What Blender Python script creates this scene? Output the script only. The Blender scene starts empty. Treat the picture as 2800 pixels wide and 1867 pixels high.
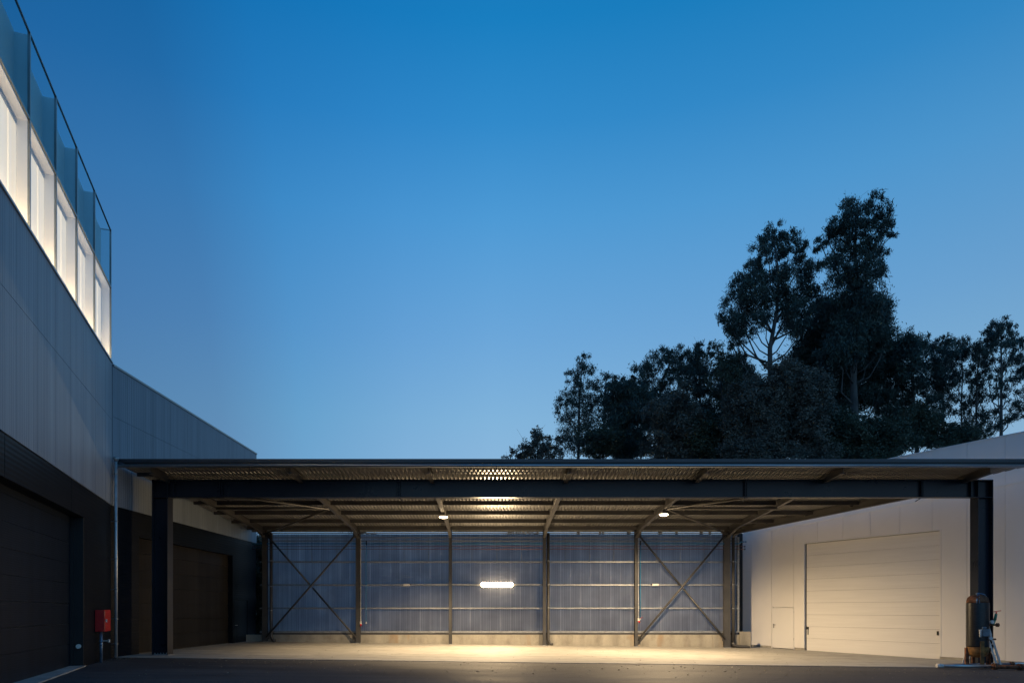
import bpy, math, random
import numpy as np
from mathutils import Vector, Matrix

random.seed(7)
rng = np.random.default_rng(11)
R = math.radians
E = 1.875                                   # eye height above the middle of the yard
scene = bpy.context.scene
COL = scene.collection
ORIGIN = {}


def gz(x):                                  # the yard falls gently to the right
    return -0.0125 * x


# ------------------------------------------------------------------ materials
def nodes(name):
    m = bpy.data.materials.new(name)
    m.use_nodes = True
    nt = m.node_tree
    b = nt.nodes['Principled BSDF']
    return m, nt, b


def N(nt, kind, **kw):
    n = nt.nodes.new(kind)
    for k, v in kw.items():
        if k.startswith('i_'):
            n.inputs[k[2:].replace('_', ' ')].default_value = v
        else:
            setattr(n, k, v)
    return n


def coords(nt, scale=(1, 1, 1), rot=(0, 0, 0)):
    tc = N(nt, 'ShaderNodeTexCoord')
    mp = N(nt, 'ShaderNodeMapping')
    mp.inputs['Scale'].default_value = scale
    mp.inputs['Rotation'].default_value = rot
    nt.links.new(tc.outputs['Object'], mp.inputs['Vector'])
    return mp.outputs['Vector']


def noise_mix(nt, vec, c1, c2, scale, detail=5, lo=.35, hi=.65):
    nz = N(nt, 'ShaderNodeTexNoise')
    nz.inputs['Scale'].default_value = scale
    nz.inputs['Detail'].default_value = detail
    nt.links.new(vec, nz.inputs['Vector'])
    r = N(nt, 'ShaderNodeValToRGB')
    r.color_ramp.elements[0].position = lo
    r.color_ramp.elements[1].position = hi
    r.color_ramp.elements[0].color = (*c1, 1)
    r.color_ramp.elements[1].color = (*c2, 1)
    nt.links.new(nz.outputs['Fac'], r.inputs['Fac'])
    return r.outputs['Color'], nz.outputs['Fac']


def mixc(nt, a, b, fac, mode='MIX'):
    m = N(nt, 'ShaderNodeMix', data_type='RGBA', blend_type=mode)
    for sock, v in ((m.inputs['Factor'], fac), (m.inputs['A'], a), (m.inputs['B'], b)):
        if isinstance(v, (int, float)):
            sock.default_value = v
        elif isinstance(v, tuple):
            sock.default_value = (*v, 1)
        else:
            nt.links.new(v, sock)
    return m.outputs['Result']


def bump(nt, b, h, strength, dist=.01):
    n = N(nt, 'ShaderNodeBump')
    n.inputs['Strength'].default_value = strength
    n.inputs['Distance'].default_value = dist
    nt.links.new(h, n.inputs['Height'])
    nt.links.new(n.outputs['Normal'], b.inputs['Normal'])


def mat(name, c, rough=.5, metal=0., var=.15, nscale=3., spec=.5, stretch=(1, 1, 1), bmp=0., bscale=60.):
    m, nt, b = nodes(name)
    v = coords(nt, stretch)
    c1 = tuple(x * (1 - var) for x in c)
    c2 = tuple(min(1, x * (1 + var)) for x in c)
    col, f = noise_mix(nt, v, c1, c2, nscale)
    nt.links.new(col, b.inputs['Base Color'])
    b.inputs['Roughness'].default_value = rough
    b.inputs['Metallic'].default_value = metal
    b.inputs['Specular IOR Level'].default_value = spec
    rr = N(nt, 'ShaderNodeMapRange')
    rr.inputs['To Min'].default_value = max(.03, rough - .08)
    rr.inputs['To Max'].default_value = min(1, rough + .08)
    nt.links.new(f, rr.inputs['Value'])
    nt.links.new(rr.outputs['Result'], b.inputs['Roughness'])
    if bmp:
        nz = N(nt, 'ShaderNodeTexNoise')
        nz.inputs['Scale'].default_value = bscale
        nz.inputs['Detail'].default_value = 3
        nt.links.new(v, nz.inputs['Vector'])
        bump(nt, b, nz.outputs['Fac'], bmp, .005)
    return m


def emit(name, c, s):
    m, nt, b = nodes(name)
    b.inputs['Base Color'].default_value = (.8, .8, .8, 1)
    b.inputs['Emission Color'].default_value = (*c, 1)
    b.inputs['Emission Strength'].default_value = s
    return m


M = {}
M['steel'] = mat('dark_steel_paint', (.016, .02, .03), .3, 0, .12, 1.5, .35, bmp=.06)
M['steel_in'] = mat('anthracite_beam_paint', (.075, .072, .07), .42, 0, .12, 1.5, .5)
M['galv'] = mat('galvanised_steel', (.36, .37, .38), .45, .55, .18, 9.)
M['zinc_pipe'] = mat('bright_zinc_pipe', (.58, .6, .62), .35, .55, .1, 5.)
M['fascia'] = mat('dark_fascia_sheet', (.05, .055, .065), .38, .3, .1, 2.)
M['gutter'] = mat('zinc_gutter', (.42, .46, .5), .3, .85, .08, 2., stretch=(.2, 1, 1))
M['deck'] = mat('roof_deck_sheet', (.29, .285, .28), .36, .45, .08, 1.2)
M['white_paint'] = mat('white_wall_panel', (.84, .81, .77), .42, 0, .02, .5, .4)
M['white_door'] = mat('white_ribbed_door', (.76, .75, .73), .4, 0, .02, 1.)
M['joint'] = mat('joint_shadow_gap', (.2, .2, .2), .7)
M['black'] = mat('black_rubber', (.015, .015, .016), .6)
M['red'] = mat('red_cabinet_paint', (.55, .012, .014), .38, 0, .08, 4.)
M['red_plastic'] = mat('red_plastic', (.6, .02, .02), .4)
M['blue_pipe'] = mat('blue_pipe_paint', (.03, .24, .46), .35, .1, .08)
M['copper'] = mat('copper_pipe', (.3, .13, .08), .45, .3, .15, 5.)
M['rust'] = mat('rusty_steel', (.17, .065, .028), .75, .1, .6, 7., bmp=.4)
M['rust_yellow'] = mat('ochre_rust', (.24, .115, .03), .75, .1, .5, 6., bmp=.4)
M['tank'] = mat('black_tank_lagging', (.012, .012, .013), .36, 0, .5, 6., stretch=(1, 1, 6), bmp=.5, bscale=14)
M['alu'] = mat('aluminium', (.62, .6, .57), .4, .25, .1, 5.)
M['green'] = mat('green_enamel', (.03, .2, .12), .4)
M['offwhite'] = mat('offwhite_plastic', (.75, .73, .68), .4)
M['stainless'] = mat('stainless_pipe', (.6, .57, .54), .28, .9, .12, 4., stretch=(.3, 1, 1))
M['bluesteel'] = mat('blue_grey_pipe', (.17, .24, .34), .35, .5, .12, 4.)
M['label_plate'] = mat('grey_name_plate', (.16, .2, .24), .4, .4, .2, 8)
M['inner_white'] = mat('white_facade_lining', (.82, .8, .76), .5, 0, .03, .8)
M['parapet'] = mat('sky_tinted_white_panel', (.42, .62, .70), .5, 0, .05, .8)  # unlit white lining, blue of the sky painted into its colour
M['mullion'] = mat('aluminium_mullion', (.26, .28, .29), .35, .6, .05)
M['lamp_body'] = mat('grey_lamp_housing', (.25, .25, .25), .4, .4)
M['lamp_glow'] = emit('lit_lamp_diffuser', (1, .72, .4), 30)
M['bay_glow'] = emit('lit_high_bay_lens', (1, .74, .43), 14)


def glowing_leaf():
    m, nt, b = nodes('white_leaf_added_glow')
    col, f = noise_mix(nt, coords(nt, (3, 1, .25)), (.93, .70, .43), (1, .82, .58), 1.3, 3, .3, .7)
    b.inputs['Base Color'].default_value = (.75, .72, .68, 1)
    b.inputs['Roughness'].default_value = .45
    nt.links.new(col, b.inputs['Emission Color'])
    b.inputs['Emission Strength'].default_value = .74  # glow added to the white leaf so the glass band looks lit
    return m


M['glowing_leaf'] = glowing_leaf()
M['facade_glow'] = emit('lit_facade_spot', (1, .82, .58), 22)
M['trim_white'] = mat('white_trim', (.82, .8, .77), .4, 0, .02, .6)


def wall_sheet(name, c, period, axis, strength, stain=.14, rough=.5):
    """Ribbed metal cladding in its own frame: x along the wall, z up."""
    m, nt, b = nodes(name)
    v = coords(nt)
    streak = coords(nt, (1.6, 1, .05))
    c1 = tuple(x * (1 - stain) for x in c)
    c2 = tuple(x * (1 + stain) for x in c)
    col, f = noise_mix(nt, streak, c1, c2, 1.6, 4, .3, .7)
    fine, _ = noise_mix(nt, coords(nt, (6, 1, .15)), (.86, .86, .86), (1, 1, 1), 3, 3)
    col = mixc(nt, col, fine, .8, 'MULTIPLY')
    nt.links.new(col, b.inputs['Base Color'])
    b.inputs['Roughness'].default_value = rough
    b.inputs['Specular IOR Level'].default_value = .06 if max(c) < .05 else .4
    w = N(nt, 'ShaderNodeTexWave', wave_type='BANDS', bands_direction=axis, wave_profile='SIN')
    w.inputs['Scale'].default_value = 2 * math.pi / period / 20
    nt.links.new(v, w.inputs['Vector'])
    bump(nt, b, w.outputs['Fac'], strength, .02)
    return m


M['grey_sheet'] = wall_sheet('grey_ribbed_cladding', (.20, .24, .29), .125, 'X', .3)
M['dark_sheet'] = wall_sheet('black_ribbed_cladding', (.008, .011, .016), .12, 'Z', .16, .1, .42)
M['dark_door'] = wall_sheet('black_sectional_door', (.011, .017, .026), .055, 'Z', .06, .25, .38)


M['lamplit_door'] = wall_sheet('lamplit_dark_sectional_door', (.028, .025, .022), .055, 'Z', .05, .25, .36)  # dark door with the brown lamp light painted into its colour


def make_poly():
    """Translucent multiwall sheet: x along the wall, z up."""
    m = bpy.data.materials.new('translucent_multiwall_sheet')
    m.use_nodes = True
    nt = m.node_tree
    nt.nodes.clear()
    out = N(nt, 'ShaderNodeOutputMaterial')
    v = coords(nt)
    sep = N(nt, 'ShaderNodeSeparateXYZ')
    nt.links.new(v, sep.inputs[0])

    def band(period, width, off=0.):
        a = N(nt, 'ShaderNodeMath', operation='ADD')
        nt.links.new(sep.outputs['X'], a.inputs[0]); a.inputs[1].default_value = off
        d = N(nt, 'ShaderNodeMath', operation='DIVIDE')
        nt.links.new(a.outputs[0], d.inputs[0]); d.inputs[1].default_value = period
        f = N(nt, 'ShaderNodeMath', operation='FRACT')
        nt.links.new(d.outputs[0], f.inputs[0])
        l = N(nt, 'ShaderNodeMath', operation='LESS_THAN')
        nt.links.new(f.outputs[0], l.inputs[0]); l.inputs[1].default_value = width
        return l.outputs[0]
    ribs = band(.098, .3)
    joints = band(.55, .075, .2)
    nz, nf = noise_mix(nt, coords(nt, (5, 1, .22)), (.55, .56, .6), (1, 1, 1), 1.4, 6, .25, .75)
    haze, _ = noise_mix(nt, coords(nt, (1, 1, 1)), (.6, .6, .64), (1, 1, 1), .9, 6, .3, .7)
    base = mixc(nt, (.040, .045, .058), (.066, .072, .087), ribs)
    base = mixc(nt, base, (.11, .112, .125), joints)
    base = mixc(nt, base, nz, .5, 'MULTIPLY')
    base = mixc(nt, base, haze, .8, 'MULTIPLY')
    trc = mixc(nt, (.66, .69, .72), (.82, .85, .87), ribs)
    trc = mixc(nt, trc, (.92, .93, .94), joints)
    trc = mixc(nt, trc, nz, .5, 'MULTIPLY')
    trc = mixc(nt, trc, haze, .6, 'MULTIPLY')
    dif = N(nt, 'ShaderNodeBsdfDiffuse')
    nt.links.new(base, dif.inputs['Color'])
    tr = N(nt, 'ShaderNodeBsdfTranslucent')
    nt.links.new(trc, tr.inputs['Color'])
    add = N(nt, 'ShaderNodeAddShader')
    nt.links.new(dif.outputs[0], add.inputs[0]); nt.links.new(tr.outputs[0], add.inputs[1])
    gl = N(nt, 'ShaderNodeBsdfGlossy')
    gl.inputs['Roughness'].default_value = .13
    gl.inputs['Color'].default_value = (.9, .9, .95, 1)
    w = N(nt, 'ShaderNodeTexNoise')
    w.inputs['Scale'].default_value = 1.
    nt.links.new(coords(nt, (22, 1, .3)), w.inputs['Vector'])
    bn = N(nt, 'ShaderNodeBump')
    bn.inputs['Strength'].default_value = .25
    bn.inputs['Distance'].default_value = .02
    nt.links.new(w.outputs['Fac'], bn.inputs['Height'])
    nt.links.new(bn.outputs[0], gl.inputs['Normal'])
    fr = N(nt, 'ShaderNodeFresnel')
    fr.inputs['IOR'].default_value = 1.42
    ms = N(nt, 'ShaderNodeMixShader')
    nt.links.new(fr.outputs[0], ms.inputs[0])
    nt.links.new(add.outputs[0], ms.inputs[1]); nt.links.new(gl.outputs[0], ms.inputs[2])
    tp = N(nt, 'ShaderNodeBsdfTransparent')
    tp.inputs['Color'].default_value = (.85, .88, .95, 1)
    m2 = N(nt, 'ShaderNodeMixShader')
    m2.inputs[0].default_value = .07
    nt.links.new(ms.outputs[0], m2.inputs[1]); nt.links.new(tp.outputs[0], m2.inputs[2])
    nt.links.new(m2.outputs[0], out.inputs['Surface'])
    return m


M['poly'] = make_poly()


def make_glass(name, tint, refl):
    m = bpy.data.materials.new(name)
    m.use_nodes = True
    nt = m.node_tree
    nt.nodes.clear()
    out = N(nt, 'ShaderNodeOutputMaterial')
    tp = N(nt, 'ShaderNodeBsdfTransparent'); tp.inputs['Color'].default_value = (*tint, 1)
    gl = N(nt, 'ShaderNodeBsdfGlossy'); gl.inputs['Roughness'].default_value = .02
    gl.inputs['Color'].default_value = (.85, .95, 1, 1)
    fr = N(nt, 'ShaderNodeFresnel'); fr.inputs['IOR'].default_value = refl
    geo = N(nt, 'ShaderNodeNewGeometry')
    inv = N(nt, 'ShaderNodeMath', operation='SUBTRACT'); inv.inputs[0].default_value = 1
    nt.links.new(geo.outputs['Backfacing'], inv.inputs[1])
    mu = N(nt, 'ShaderNodeMath', operation='MULTIPLY')
    nt.links.new(inv.outputs[0], mu.inputs[0]); nt.links.new(fr.outputs[0], mu.inputs[1])
    ms = N(nt, 'ShaderNodeMixShader')
    nt.links.new(mu.outputs[0], ms.inputs[0]); nt.links.new(tp.outputs[0], ms.inputs[1]); nt.links.new(gl.outputs[0], ms.inputs[2])
    nt.links.new(ms.outputs[0], out.inputs['Surface'])
    return m


M['glass'] = make_glass('clear_facade_glass', (.95, .97, .97), 1.3)
M['glass_dim'] = make_glass('grey_tinted_glass', (.83, .90, .91), 1.06)


def make_concrete(name, c, streak, rust=False):
    m, nt, b = nodes(name)
    v = coords(nt)
    col, f = noise_mix(nt, coords(nt, streak), tuple(x * .72 for x in c), tuple(x * 1.16 for x in c), 1.3, 8, .3, .7)
    spots, _ = noise_mix(nt, v, (.62, .6, .58), (1, 1, 1), 1.9, 9, .3, .5)
    col = mixc(nt, col, spots, .55, 'MULTIPLY')
    fine, ff = noise_mix(nt, v, (.8, .8, .8), (1, 1, 1), 35, 4)
    col = mixc(nt, col, fine, .6, 'MULTIPLY')
    if rust:
        rs, _ = noise_mix(nt, coords(nt, (1.2, 1, .35)), (0, 0, 0), (1, 1, 1), .9, 5, .6, .72)
        col = mixc(nt, col, (.3, .15, .04), mixc(nt, (0, 0, 0), rs, .55))
    nt.links.new(col, b.inputs['Base Color'])
    b.inputs['Roughness'].default_value = .72
    bump(nt, b, ff, .25, .004)
    return m


M['slab'] = make_concrete('brushed_concrete_slab', (.41, .395, .36), (.22, 2.2, 1))
M['plinth'] = make_concrete('cast_concrete_plinth', (.42, .39, .33), (1.5, 1, .4), True)
M['kerb'] = make_concrete('pale_concrete_threshold', (.4, .39, .37), (1, 1, 1))


def make_asphalt():
    m, nt, b = nodes('worn_asphalt')
    v = coords(nt)
    col, f = noise_mix(nt, coords(nt, (.25, .8, 1)), (.036, .037, .042), (.075, .073, .074), 1.1, 8, .3, .7)
    spk, sf = noise_mix(nt, v, (.6, .6, .62), (1.25, 1.22, 1.2), 55, 3, .35, .65)
    col = mixc(nt, col, spk, 1., 'MULTIPLY')
    tr, _ = noise_mix(nt, coords(nt, (.09, 1.4, 1), (0, 0, .12)), (.72, .72, .74), (1.2, 1.18, 1.16), 1.6, 5, .35, .65)
    col = mixc(nt, col, tr, .8, 'MULTIPLY')
    ring = N(nt, 'ShaderNodeTexWave', wave_type='RINGS', rings_direction='Z', wave_profile='SIN')
    ring.inputs['Scale'].default_value = .42; ring.inputs['Distortion'].default_value = 1.5
    ring.inputs['Detail'].default_value = 3; ring.inputs['Detail Scale'].default_value = .6
    off = N(nt, 'ShaderNodeMapping'); off.inputs['Location'].default_value = (9, -31, 0)
    nt.links.new(v, off.inputs['Vector']); nt.links.new(off.outputs[0], ring.inputs['Vector'])
    rc = N(nt, 'ShaderNodeValToRGB')
    rc.color_ramp.elements[0].position = .86; rc.color_ramp.elements[0].color = (1, 1, 1, 1)
    rc.color_ramp.elements[1].position = .97; rc.color_ramp.elements[1].color = (.68, .68, .7, 1)
    nt.links.new(ring.outputs['Fac'], rc.inputs['Fac'])
    brk, _ = noise_mix(nt, coords(nt, (.35, .35, 1)), (0, 0, 0), (1, 1, 1), .8, 3, .45, .62)
    col = mixc(nt, col, mixc(nt, (1, 1, 1), rc.outputs['Color'], brk), 1., 'MULTIPLY')
    nt.links.new(col, b.inputs['Base Color'])
    rr = N(nt, 'ShaderNodeMapRange')
    rr.inputs['To Min'].default_value = .55; rr.inputs['To Max'].default_value = .85
    nt.links.new(f, rr.inputs['Value']); nt.links.new(rr.outputs['Result'], b.inputs['Roughness'])
    bump(nt, b, sf, .6, .008)
    return m


M['asphalt'] = make_asphalt()


def make_leaf(name, c1, c2):
    m, nt, b = nodes(name)
    col, f = noise_mix(nt, coords(nt), c1, c2, .9, 3, .35, .65)
    nt.links.new(col, b.inputs['Base Color'])
    b.inputs['Roughness'].default_value = .45
    b.inputs['Specular IOR Level'].default_value = .35
    return m


M['leaf'] = make_leaf('eucalyptus_leaf', (.03, .05, .045), (.065, .095, .075))
M['leaf_brown'] = make_leaf('dry_brown_leaf', (.085, .08, .063), (.155, .145, .115))
M['leaf_shrub'] = make_leaf('shrub_leaf', (.04, .055, .035), (.08, .09, .055))
M['litter'] = make_leaf('pale_dry_leaf_litter', (.16, .13, .09), (.42, .38, .3))
M['bark'] = mat('pale_eucalyptus_bark', (.085, .08, .075), .8, 0, .4, 2., stretch=(2, 2, .4))
M['twig'] = mat('grey_twig_bark', (.1, .085, .07), .85, 0, .3, 3.)


# ------------------------------------------------------------------ mesh builder
class MB:
    def __init__(self):
        self.v = []; self.f = []

    def add(self, vs, fs):
        k = len(self.v)
        self.v.extend([tuple(p) for p in vs])
        self.f.extend([tuple(i + k for i in f) for f in fs])
        return self

    def box(self, x0, x1, y0, y1, z0, z1, T=None):
        vs = [(x, y, z) for z in (z0, z1) for y in (y0, y1) for x in (x0, x1)]
        if T:
            vs = [T(*p) for p in vs]
        return self.add(vs, [(0, 2, 3, 1), (4, 5, 7, 6), (0, 1, 5, 4), (2, 6, 7, 3), (0, 4, 6, 2), (1, 3, 7, 5)])

    def bar(self, p, q, w, h, up=(0, 0, 1), off=(0, 0)):
        """Rectangular bar from p to q: w across, h along up."""
        p = Vector(p); q = Vector(q); d = (q - p).normalized(); up = Vector(up)
        s = d.cross(up).normalized(); u = s.cross(d).normalized()
        vs = []
        for c in (p, q):
            for a, b in ((-1, -1), (1, -1), (1, 1), (-1, 1)):
                vs.append(c + s * (off[0] + a * w / 2) + u * (off[1] + b * h / 2))
        return self.add(vs, [(0, 1, 2, 3)[::-1], (4, 5, 6, 7), (0, 1, 5, 4), (1, 2, 6, 5), (2, 3, 7, 6), (3, 0, 4, 7)])

    def ibeam(self, p, q, w, h, tf=.018, tw=.012, up=(0, 0, 1)):
        self.bar(p, q, w, tf, up, (0, (h - tf) / 2))
        self.bar(p, q, w, tf, up, (0, -(h - tf) / 2))
        self.bar(p, q, tw, h - 2 * tf, up)
        return self

    def tube(self, p, q, r, n=12, r2=None, caps=True):
        p = Vector(p); q = Vector(q); d = (q - p).normalized()
        a = d.orthogonal().normalized(); b = d.cross(a)
        r2 = r if r2 is None else r2
        vs = []
        for c, rr in ((p, r), (q, r2)):
            for i in range(n):
                t = 2 * math.pi * i / n
                vs.append(c + a * rr * math.cos(t) + b * rr * math.sin(t))
        fs = [(i, (i + 1) % n, n + (i + 1) % n, n + i) for i in range(n)]
        if caps:
            fs += [tuple(range(n))[::-1], tuple(range(n, 2 * n))]
        return self.add(vs, fs)

    def path(self, pts, r, n=10):
        pts = [Vector(p) for p in pts]
        rs = r if isinstance(r, (list, tuple)) else [r] * len(pts)
        vs = []; fs = []
        a = None
        for i, p in enumerate(pts):
            d = (pts[min(i + 1, len(pts) - 1)] - pts[max(i - 1, 0)]).normalized()
            if a is None:
                a = d.orthogonal().normalized()
            else:
                a = (a - d * a.dot(d)).normalized()
            b = d.cross(a)
            for k in range(n):
                t = 2 * math.pi * k / n
                vs.append(p + a * rs[i] * math.cos(t) + b * rs[i] * math.sin(t))
        for i in range(len(pts) - 1):
            for k in range(n):
                fs.append((i * n + k, i * n + (k + 1) % n, (i + 1) * n + (k + 1) % n, (i + 1) * n + k))
        fs += [tuple(range(n))[::-1], tuple(range((len(pts) - 1) * n, len(pts) * n))]
        return self.add(vs, fs)

    def lathe(self, c, prof, n=24):
        """prof: (radius, z) going up, about the vertical through c."""
        vs = []; fs = []
        for r, z in prof:
            for k in range(n):
                t = 2 * math.pi * k / n
                vs.append((c[0] + r * math.cos(t), c[1] + r * math.sin(t), c[2] + z))
        for i in range(len(prof) - 1):
            for k in range(n):
                fs.append((i * n + k, i * n + (k + 1) % n, (i + 1) * n + (k + 1) % n, (i + 1) * n + k))
        fs += [tuple(range(n))[::-1], tuple(range((len(prof) - 1) * n, len(prof) * n))]
        return self.add(vs, fs)

    def prism(self, poly, z0, z1):
        n = len(poly)
        vs = [(x, y, (z0(x, y) if callable(z0) else z0)) for x, y in poly] + [(x, y, (z1(x, y) if callable(z1) else z1)) for x, y in poly]
        return self.add(vs, [tuple(range(n))[::-1], tuple(range(n, 2 * n))] + [(i, (i + 1) % n, n + (i + 1) % n, n + i) for i in range(n)])

    def build(self, name, m, parent=None, smooth=False, bevel=0., frame=None):
        """frame: (origin, angle about z): the mesh is stored in that frame so that its Object coordinates run along the wall."""
        me = bpy.data.meshes.new(name)
        o = bpy.data.objects.new(name, me)
        org = ORIGIN.get(parent.name, Vector((0, 0, 0))) if parent else Vector((0, 0, 0))
        if frame:
            fo, ang = Vector(frame[0]), frame[1]
            inv = (Matrix.Translation(fo) @ Matrix.Rotation(ang, 4, 'Z')).inverted()
            vs = [tuple(inv @ Vector(p)) for p in self.v]
        else:
            fo, ang = org, 0
            vs = [tuple(Vector(p) - org) for p in self.v]
        me.from_pydata(vs, [], self.f)
        me.materials.append(m)
        me.validate(); me.update()
        import bmesh
        bm = bmesh.new(); bm.from_mesh(me)
        bmesh.ops.recalc_face_normals(bm, faces=bm.faces)
        bm.to_mesh(me); bm.free()
        if smooth:
            for p in me.polygons:
                p.use_smooth = len(p.vertices) <= 4
        COL.objects.link(o)
        if parent:
            o.parent = parent
        # a part's own origin in the world
        o.rotation_euler = (0, 0, ang)
        if parent:
            po = parent
            while po.parent:
                po = po.parent
            prot = parent.get('_a', 0.0) if False else PANG.get(parent.name, 0.0)
            o.rotation_euler = (0, 0, ang - prot)
            d = fo - org
            o.location = Matrix.Rotation(-prot, 3, 'Z') @ d
        else:
            o.location = fo
        ORIGIN[o.name] = fo.copy(); PANG[o.name] = ang
        if bevel:
            bv = o.modifiers.new('edge', 'BEVEL'); bv.width = bevel; bv.segments = 2; bv.limit_method = 'ANGLE'
        return o


PANG = {}


def tag(o, label=None, cat=None, group=None, kind=None):
    if label: o['label'] = label
    if cat: o['category'] = cat
    if group: o['group'] = group
    if kind: o['kind'] = kind
    return o


def thing(name, label, cat, loc, group=None):
    o = bpy.data.objects.new(name, None)
    o.empty_display_size = .3
    COL.objects.link(o)
    o.location = loc
    ORIGIN[o.name] = Vector(loc)
    PANG[o.name] = 0.0
    return tag(o, label, cat, group)


def lamp(name, kind, loc, energy, color, parent=None, **kw):
    l = bpy.data.lights.new(name, kind)
    l.energy = energy; l.color = color
    o = bpy.data.objects.new(name, l)
    COL.objects.link(o)
    for k, v in kw.items():
        if k == 'rot':
            o.rotation_euler = v
        else:
            setattr(l, k, v)
    o.location = Vector(loc) - (ORIGIN[parent.name] if parent else Vector((0, 0, 0)))
    if parent:
        o.parent = parent
    return o


# ------------------------------------------------------------------ ground
g = MB()
S = 260
xs = [-S, -30, -12, 0, 12, 30, S]; ys = [-S, -20, 0, 15, 24.9, 40, 70, S]
g.add([(x, y, gz(max(-60, min(60, x))) - .004) for y in ys for x in xs],
      [(j * 7 + i, j * 7 + i + 1, (j + 1) * 7 + i + 1, (j + 1) * 7 + i) for j in range(7) for i in range(6)])
tag(g.build('asphalt_yard', M['asphalt']), kind='structure')

XW = 34.7


def wallx(y):
    return XW - .523 * y


SLAB_Y = 24.78
g = MB()
g.prism([(-13.95, SLAB_Y), (wallx(SLAB_Y) + .3, SLAB_Y), (wallx(38.2) + .3, 38.2), (-13.75, 38.2)],
        lambda x, y: gz(x) - .2, lambda x, y: gz(x) + .012)
tag(g.build('concrete_floor', M['slab']), kind='structure')
g = MB()
g.prism([(-13.8, SLAB_Y - .06), (wallx(SLAB_Y) + .2, SLAB_Y - .06), (wallx(SLAB_Y) + .2, SLAB_Y), (-13.8, SLAB_Y)],
        lambda x, y: gz(x) - .1, lambda x, y: gz(x) + .0015)
tag(g.build('slab_edge_strip', M['black']), kind='structure')

# ------------------------------------------------------------------ left building
CX, CY = -13.81, 24.6
kA = 1 / math.sqrt(1 + .332 ** 2)
uA = Vector((.332 * kA, -kA, 0)); nA = Vector((kA, .332 * kA, 0))
angA = math.atan2(uA.y, uA.x)                       # local x runs towards the camera
C0 = Vector((CX, CY, 0))


def TA(u, n, z):
    return C0 + uA * u + nA * n + Vector((0, 0, z))


kB = 1 / math.sqrt(1 + .0236 ** 2)
uB = Vector((.0236 * kB, kB, 0)); nB = Vector((kB, -.0236 * kB, 0))
angB = math.atan2(uB.y, uB.x)


def TB(u, n, z):
    return C0 + uB * u + nB * n + Vector((0, 0, z))


FA = (C0, angA); FB = (C0, angB)
ZD = 3.79 + E                                       # top of the black base
ZG = 8.95 + E                                       # top of the grey cladding
ZT = 11.64 + E                                      # transom
ZU = 13.70 + E                                      # top of the glass
ZDO = 2.85 + E                                      # door head
UA1 = 17.5                                          # end of the wall, out of the picture on the left
DA0, DA1 = 3.79, 11.9

bA = thing('factory_building', 'dark two tone factory block with a glowing glass band along its top', 'building', (CX, CY, 0))
w = MB()                                            # core of the block behind the claddings
core = [TA(0, -.45, 0), TA(UA1, -.45, 0), TA(UA1, -14, 0), TA(0, -14, 0)]
w.prism([(p.x, p.y) for p in core], -.6, ZG + 2.5)
w.build('core_wall', M['inner_white'], bA)
w = MB()
for u0, u1 in ((0, DA0), (DA1, UA1)):
    w.box(u0, u1, -.42, 0, -.5, ZDO, TA)
w.box(0, UA1, -.42, 0, ZDO, ZD, TA)
for u0, u1 in ((0, 5.25), (5.262, 10.5), (10.512, UA1)):   # proud boards over the door head, the rest flush
    w.box(u0 + .006, u1 - .006, 0, .02, ZDO + .003, ZD - .003, TA)
w.box(.006, DA0, 0, .02, -.4, ZDO + .003, TA)
w.build('black_base_wall', M['dark_sheet'], bA, frame=FA)
w = MB()
w.box(.002, UA1, -.40, .0, ZD + .002, ZG - .06, TA)
us = [0.0] + [1.05 + 1.475 * i for i in range(11)] + [UA1]
for a, b in zip(us[:-1], us[1:]):
    for z0, z1 in ((ZD + .004, 6.85 + E), (6.85 + E + .012, ZG - .06)):
        w.box(a + .006, b - .006, .0, .05, z0, z1, TA)
w.build('grey_cladding', M['grey_sheet'], bA, frame=FA)
w = MB()
w.box(-.03, UA1, -.42, .09, ZG - .058, ZG, TA)
w.build('ledge_trim', M['mullion'], bA, frame=FA)
# sectional door, recessed
d = MB()
z = -.1
hs = [.0, .72, 1.33, 1.94, 2.55, 3.16, 3.77, 4.40, ZDO + .02 - 0]
for i in range(8):
    d.box(DA0 + .01, DA1, -.40, -.34 + .004 * (i % 2), max(-.2, hs[i] + .15 - .0) if i else -.2, hs[i + 1] + .15 - .008 if i < 7 else ZDO, TA)
dd = d.build('sectional_door', M['dark_door'], bA, frame=FA)
d = MB()
d.box(DA0 - .002, DA0 + .05, -.30, .012, -.3, ZDO, TA)
d.box(DA0 + .05, DA0 + .13, -.335, -.24, -.3, ZDO, TA)
d.build('door_jamb', M['black'], bA, frame=FA)
d = MB()
p0 = TA(DA0 + .05, -.12, gz(-12.6) + .62)
d.tube(p0, p0 + uA * .05, .07, 18)
d.build('door_sensor', M['offwhite'], bA, smooth=True)
d = MB()
d.prism([(p.x, p.y) for p in (TA(DA0 - .02, -.33, 0), TA(DA1, -.33, 0), TA(DA1, .28, 0), TA(DA0 - .02, .06, 0))], -.3, lambda x, y: gz(x) + .03)
tag(d.build('door_threshold', M['kerb']), kind='structure')

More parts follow.
